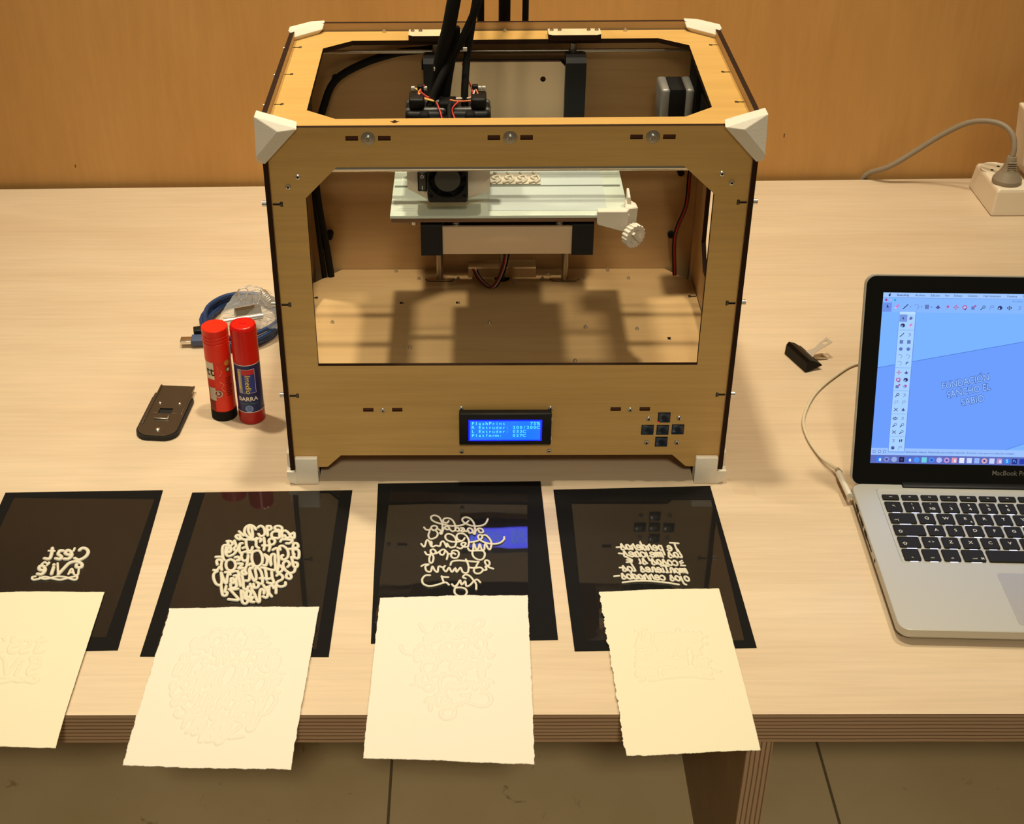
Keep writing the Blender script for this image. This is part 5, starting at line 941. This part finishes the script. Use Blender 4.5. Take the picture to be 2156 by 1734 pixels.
for (x0, x1, y0, y1, lb) in ROWS:
    k = MB(LM)
    a = rpoly(x0, x1, y0, y1, .0014, 3); b_ = rpoly(x0 + .0007, x1 - .0007, y0 + .0007, y1 - .0007, .0012, 3); m_ = len(a)
    k.add([(x, y, .0163) for x, y in a] + [(x, y, .0176) for x, y in a] + [(x, y, .0180) for x, y in b_], [(l * m_ + i, l * m_ + (i + 1) % m_, (l + 1) * m_ + (i + 1) % m_, (l + 1) * m_ + i) for l in (0, 1) for i in range(m_)] + [tuple(range(2 * m_, 3 * m_))])
    ko = k.build('key', M_KEY, LP)
    if lb:
        t_ = MB(LM); cx, cy = (x0 + x1) / 2, (y0 + y1) / 2
        big = len(lb) == 1 and y1 - y0 > .01
        sz = .0058 if big else (.0026 if lb not in ('\u00ba\\', '2@', '< >', '->|', '\u21e7') else .0042)
        if lb in ('fn', 'ctrl', 'alt', 'cmd'): cy = y0 + .0035
        if lb in ('->|', '\u21e7'): cx = x0 + .0055; cy = y0 + .0045
        if lb.isdigit() or lb == '2@': cy = y0 + .0050
        t_.text(lb, sz, lambda x, y, z: (cx + x, cy + y, .01806), off=.01)
        if lb.isdigit():
            t_.text({'1': '!', '3': '.', '4': '$', '5': '%', '6': '&', '7': '/', '8': '(', '9': ')', '0': '='}[lb], .0042, lambda x, y, z: (cx + x, y1 - .0045 + y, .01806), off=.01)
        if lb == '2@': t_.text('"', .0042, lambda x, y, z: (cx + x, y1 - .0045 + y, .01806), off=.01)
        if lb == 'E': t_.text('\u20ac', .0035, lambda x, y, z: (x1 - .003 + x, y0 + .003 + y, .01806), off=.01)
        if lb == 'cmd': t_.text('\u2318', .004, lambda x, y, z: (x1 - .003 + x, cy + y, .01806), off=.01)
        t_.build('key_legend', M_LEG2, ko)
    g_ = MB(LM); hw_ = min(.007, (x1 - x0) * .3) if x1 - x0 < .05 else .012; mx_ = (x0 + x1) / 2 + .001
    g_.box(mx_ - hw_ * .8, mx_ + hw_ * .8, y0 - .0007, y0 - .0001, .0161, .0163)
    if y1 - y0 > .01: g_.build('key_backlight', M_BACKL, ko)
# lid
AL = 0.33055
LI = LM @ Matrix.Translation((-.0640, .05754, .01485)) @ Matrix.Rotation(-AL, 4, 'X')     # x = across, z = up the lid, y = through it
HL = .2214
mb = MB(LI)
op = rpoly(0, .325, .0005, HL, .0105)
mb.prism(op, 'y', .0008, .0058)
ip = rpoly(.0005, .3245, .0010, HL - .0005, .010)
mb.prism(op, 'y', 0, .0008, holes=[rpoly(.0010, .3240, .0012, HL - .0010, .0098)])
lid = mb.build('lid', M_ALU, LP)
bz = MB(LI).prism(rpoly(.0011, .3239, .0013, HL - .0011, .0097), 'y', -.0001, .0007).build('glass_bezel', M_BEZEL, LP)
MB(LI).box(.0525, .2725, -.0012, .0040, -.0055, .0012, 0, .001).build('hinge_bar', M_BLACKP, LP)
MB(LI).text('MacBook Pro', .0072, lambda x, y, z: (.1624 + x * .94, -.0003, .0160 + y), 0, off=.002).build('lid_lettering', flat('bezel_grey', 120, 116, 108), bz)
# picture on the screen, drawn in lid millimetres
SCOL = {}; SMATS = []
def sc(r, g, b, es=1.0):
    k = (r, g, b)
    if k not in SCOL:
        SCOL[k] = len(SMATS); SMATS.append(glow('screen_%d_%d_%d' % k, r, g, b, es))
    return SCOL[k]
S = MB(LI)
def quad(pts, c, lay): S.add([(u * .001, -.0002 - lay * .00004, h * .001) for u, h in pts], [tuple(range(len(pts)))], sc(*c))
def rect(u0, u1, h0, h1, c, lay): quad([(u0, h0), (u1, h0), (u1, h1), (u0, h1)], c, lay)
def stext(t, u, h, size, c, lay=6, align='CENTER', off=.0, rot=0.0, sx=1.0):
    ca, sa = math.cos(rot), math.sin(rot)
    S.text(t, size * .001, lambda x, y, z: (u * .001 + x * ca * sx - y * sa, -.0002 - lay * .00004, h * .001 + x * sa * sx + y * ca), sc(*c), align=align, off=off)
GR = (108, 158, 255); SKY = (122, 180, 255); PAN = (148, 196, 255); LT = (168, 210, 255); DK = (44, 52, 110); MD = (90, 110, 185); PK = (190, 70, 150)
def oval(u, h, ru, rh, c, lay, n=16): quad([(u + ru * math.cos(2 * math.pi * i / n), h + rh * math.sin(2 * math.pi * i / n)) for i in range(n)], c, lay)
def stroke(pts, w_, c, lay):
    for (a, b_), (c2, d) in zip(pts[:-1], pts[1:]):
        dx, dy = c2 - a, d - b_; L_ = math.hypot(dx, dy) or 1; nx, ny = -dy / L_ * w_ / 2, dx / L_ * w_ / 2
        quad([(a - nx, b_ - ny), (c2 - nx, d - ny), (c2 + nx, d + ny), (a + nx, b_ + ny)], c, lay)
rect(18.3, 304.3, 24.6, 203.6, GR, 0)
lh = lambda u: 125.9 + .201 * (u - 18.3)
quad([(18.3, lh(18.3)), (304.3, lh(304.3)), (304.3, 203.6), (18.3, 203.6)], SKY, 1)
stroke([(18.3, lh(18.3)), (304.3, lh(304.3))], .45, (60, 100, 200), 2)
quad([(155, 41), (304.3, 41), (304.3, 98.5)], SKY, 1); stroke([(155, 41), (304.3, 98.5)], .4, (60, 100, 200), 2)
rect(18.3, 304.3, 198.6, 203.6, (160, 200, 255), 2); rect(18.3, 304.3, 183.6, 198.6, (134, 184, 255), 2); rect(18.3, 304.3, 198.3, 198.7, (110, 150, 235), 3)
rect(18.6, 27.6, 184.0, 193.4, (110, 146, 235), 3)
oval(24.6, 201.0, 1.1, 1.3, DK, 4); oval(25.2, 202.6, .4, .6, DK, 4)
for t_, u in (('SketchUp', 37.9), ('Archivo', 55.1), ('Edici\u00f3n', 69.9), ('Ver', 81.7), ('Dibujo', 92.7), ('C\u00e1mara', 107), ('Herramientas', 126.4), ('Ventana', 146), ('Extensiones', 164), ('Ayuda', 182)):
    stext(t_, u, 201.1, 3.1, (50, 62, 140), off=.012 if t_ == 'SketchUp' else .002)
stext('Sin t\u00edtulo - SketchUp Pro', 161, 196.1, 2.8, (96, 124, 210))
for u, c_ in ((21.6, (170, 50, 140)), (26.1, (170, 180, 235)), (30.4, (20, 170, 210))): oval(u, 196.1, 1.2, 1.2, c_, 4)
def icon(kind, u, h, s=1.0):
    z_ = lambda pts: [(u + a * s, h + b_ * s) for a, b_ in pts]
    if kind == 'arrow': quad(z_([(-1, 2.2), (-1, -1.4), (-.2, -.6), (.4, -2), (1, -1.7), (.4, -.4), (1.4, -.4)]), DK, 5)
    elif kind == 'eraser': quad(z_([(-2.6, -1.6), (-.6, -2.2), (2.6, 1.4), (1, 2.4)]), (214, 120, 205), 5); quad(z_([(-2.6, -1.6), (-.6, -2.2), (.2, -1.2), (-1.5, -.4)]), (240, 190, 235), 6)
    elif kind == 'pencil': stroke(z_([(-2.4, -2.4), (2.4, 2.4)]), .9 * s, DK, 5)
    elif kind == 'arc': stroke(z_([(-2.4, 1.6), (-.5, 2.2), (1.5, 1.6), (2.2, .2), (1.6, -1.6), (.2, -2.4)]), .35, MD, 5)
    elif kind == 'square': rect(u - 2 * s, u + 2 * s, h - 2.2 * s, h + 2.2 * s, (98, 122, 190), 5)
    elif kind == 'disc': oval(u, h, 2.2 * s, 2.2 * s, (92, 118, 190), 5)
    elif kind == 'push': quad(z_([(-2.6, -.4), (0, -2.2), (2.6, -.4), (0, 1)]), (84, 84, 160), 5); quad(z_([(-.9, .4), (.9, .4), (0, 2.4)]), DK, 6)
    elif kind == 'offset': oval(u - .3, h, 2, 2, (150, 170, 235), 5); oval(u + .5, h + .6, 1.1, 1.2, PK, 6)
    elif kind == 'move': stroke(z_([(-2.4, 0), (2.4, 0)]), .9, PK, 5); stroke(z_([(0, -2.4), (0, 2.4)]), .9, PK, 5); rect(u - .5, u + .5, h - .5, h + .5, LT, 6)
    elif kind == 'rotate': oval(u, h, 2.4, 2.2, PK, 5); oval(u, h, 1.4, 1.2, LT, 6); quad(z_([(-.2, -2.4), (2.4, -.3), (1, -2.8)]), DK, 6)
    elif kind == 'scale': rect(u - 2.2, u + 1, h - 2.2, h + 1.2, (98, 122, 190), 5); quad(z_([(0, 0), (2.4, .8), (2.4, 2.4), (.8, 2.4)]), PK, 6)
    elif kind == 'tape': oval(u + .8, h + .6, 1.5, 1.5, DK, 5); oval(u + .8, h + .6, .8, .8, LT, 6); stroke(z_([(-.2, -.4), (-2.4, -2.4)]), .7, DK, 5)
    elif kind == 'flag': stroke(z_([(-2, -2.4), (-1.4, 2), (1.8, 2), (1.6, .2), (-1.2, .2)]), .35, MD, 5)
    elif kind == 'bucket': oval(u, h, 2.3, 2, DK, 5); oval(u - .7, h - .6, .7, .9, LT, 6); stroke(z_([(-2.4, -1.4), (0, 2.2), (2.4, -1.4)]), .5, DK, 6)
    elif kind == 'orbit': oval(u, h, 2.5, 1.3, DK, 5); oval(u, h, 1.6, .7, LT, 6); stroke(z_([(0, -2.3), (0, 2.3)]), .7, DK, 7)
    elif kind == 'hand': stroke(z_([(-1.6, 1.6), (1.6, 1.6), (-.4, .2), (1.6, -.4), (-1.6, -2)]), .35, MD, 5)
    elif kind == 'mag': oval(u + .7, h + .7, 1.5, 1.5, MD, 5); oval(u + .7, h + .7, .9, .9, LT, 6); stroke(z_([(-.3, -.3), (-2.3, -2.3)]), .9, DK, 6)
    elif kind == 'cross': stroke(z_([(-2.2, -2), (2.2, 2)]), .6, DK, 5); stroke(z_([(-2.2, 2), (2.2, -2)]), .6, DK, 5)
    elif kind == 'blob': oval(u, h, 1.9, 1.8, (86, 96, 175), 5); oval(u + .5, h - .5, 1, .7, DK, 6)
    elif kind == 'poly': quad(z_([(-2, -1), (-.6, 2), (2, 1.4), (1.6, -1.2), (-.4, -2.2)]), (100, 104, 180), 5)
    elif kind == 'pie': quad(z_([(-1.8, -1.8), (2, 1.6), (.4, 2), (-1.6, 1.2)]), (86, 104, 165), 5)
    elif kind == 'feet': oval(u - .9, h + .2, .6, 1.6, DK, 5); oval(u + 1, h + .5, .6, 1.6, DK, 5)
for k_, u in zip(['arrow', 'eraser', 'pencil', 'arc', 'square', 'push', 'offset', 'move', 'rotate', 'scale', 'tape', 'flag', 'bucket', 'orbit', 'hand', 'mag', 'cross'], [23.6, 32.6, 41.4, 52.4, 62.7, 73.7, 83, 91.6, 100.3, 109.1, 118.5, 127.2, 135.3, 144.7, 154.7, 164, 173]):
    icon(k_, u, 189.4)
for u in (46.3, 57.4, 67.4): quad([(u - .8, 189.7), (u + .8, 189.7), (u, 188.7)], (70, 90, 170), 5)
rect(35.6, 52.6, 36.6, 184.6, (96, 138, 235), 3); rect(36.0, 52.0, 37.4, 184.4, LT, 4); rect(36, 52, 181.4, 184.4, (186, 222, 255), 5); rect(36.3, 44.0, 173.8, 181.4, (120, 152, 225), 5)
pal = [177.6, 170.1, 160.3, 153.2, 145.7, 138.1, 130.9, 121.3, 113.7, 106.8, 97.5, 89.8, 82.2, 72.8, 65.7, 58.3, 48.9, 41.4]
K1 = ['arrow', 'bucket', 'pencil', 'square', 'disc', 'arc', 'arc', 'move', 'rotate', 'scale', 'tape', 'flag', 'cross', 'orbit', 'mag', 'cross', 'hand', 'blob']
K2 = ['poly', 'eraser', 'hand', 'square', 'disc', 'arc', 'pie', 'push', 'bucket', 'offset', 'hand', 'flag', 'push', 'hand', 'mag', 'mag', 'feet', 'flag']
for h_, a, b_ in zip(pal, K1, K2):
    icon(a, 40.1, h_, .85 if a not in ('move', 'rotate', 'scale', 'offset') else 1); icon(b_, 47.6, h_, .85 if b_ not in ('offset',) else 1)
for h_ in (165.4, 126.2, 102.2, 77.6, 53.7): rect(36.5, 51.5, h_ - .2, h_ + .2, (120, 160, 240), 5)
rect(18.3, 304.3, 33.6, 41.0, (156, 194, 255), 2)
for u in (21.4, 27, 32): oval(u, 37.2, 1.6, 1.6, MD, 4); oval(u, 37.2, 1.1, 1.1, LT, 5)
stext('Seleccionar objetos. May\u00fasculas para ampliar selecci\u00f3n. Arrastrar rat\u00f3n para una selecci\u00f3n m\u00faltiple.', 53.5, 37.2, 2.75, (70, 86, 165), align='LEFT')
rect(18.3, 304.3, 24.6, 33.6, (92, 108, 190), 2)
dock = [(40, 130, 255), (120, 140, 220), (150, 170, 230), (30, 30, 60), (60, 110, 220), (70, 150, 255), (110, 210, 230), (70, 140, 250), (180, 190, 250), (190, 150, 220), (230, 150, 170), (230, 230, 250), (200, 210, 250), (150, 180, 250), (220, 170, 190), (200, 210, 250), (190, 150, 200), (30, 140, 250), (20, 50, 140), (40, 60, 170), (200, 120, 140), (90, 200, 160), (220, 220, 250), (140, 100, 200), (60, 160, 240), (210, 190, 120)]
for i, c_ in enumerate(dock):
    u = 27.2 + i * 7.68
    if i in (1, 2, 5, 7, 8, 9, 14, 17): oval(u, 29.0, 2.9, 2.9, c_, 4)
    else: rect(u - 2.6, u + 2.6, 26.2, 31.8, c_, 4)
    if i in (1, 3, 7, 9, 14): oval(u, 29, 1.2, 1.2, (60, 70, 140), 5)
    if i in (0, 4, 10, 12, 16): rect(u - .2, u + 2, 27, 30, (210, 225, 255), 5)
stext('S', 157.8, 29.1, 4.5, (230, 240, 255), 6, off=.01); stext('Ps', 165.4, 29.1, 4, (120, 180, 250), 6)
rt_ = R(12.8)
for t_, u, h_, w_ in (('FUNDACION', 108.0, 112.4, .78), ('SANCHO EL', 112.0, 103.0, .78), ('SABIO', 116.9, 93.1, .82)):
    stext(t_, u, h_, 10.4, (34, 56, 150), 5, off=.052, rot=rt_, sx=w_); stext(t_, u, h_, 10.4, (146, 190, 255), 7, off=.012, rot=rt_, sx=w_)
stroke([(121.2, 119.6), (122.8, 122.2)], 1.5, (34, 56, 150), 5); stroke([(121.4, 120.0), (122.6, 121.8)], .6, (146, 190, 255), 7)
S.build('screen_picture', SMATS, bz)

# charging lead
cd = thing('charging_cable', 'thin off-white charging cable curling from behind the lid to the laptop side', 'cable', (.36, .1, 0))
MB().tube([(.500, .215, .003), (.465, .232, .003), (.4302, .2334, .003), (.3978, .2064, .003), (.3636, .1646, .003), (.3407, .1147, .003), (.3371, .0766, .003), (.3425, .0399, .004), (.3490, .0180, .0075), (.3535, .0030, .0110)], .0017, 10, sub=6).build('lead', M_WCAB, cd)
MB().cyl((.3530, .0040, .0108), (.3538, -.0020, .0112), .0028, 14, r1=.0033).build('strain_relief', flat('warm_grey_sleeve', 150, 138, 112), cd)
MB().cyl((.3530, -.0020, .0112), (.3548, -.0440, .0118), .0033, 18).build('metal_barrel', mat('satin_barrel', (.80, .77, .68, 1), .35, .3), cd)

# ================================================================= lift everything so that the floor lies at z = 0
for o in SC.objects:
    if o.parent is None and o.type not in ('LIGHT',):
        o.location.z += TZ
    elif o.parent is None:
        o.location.z += TZ
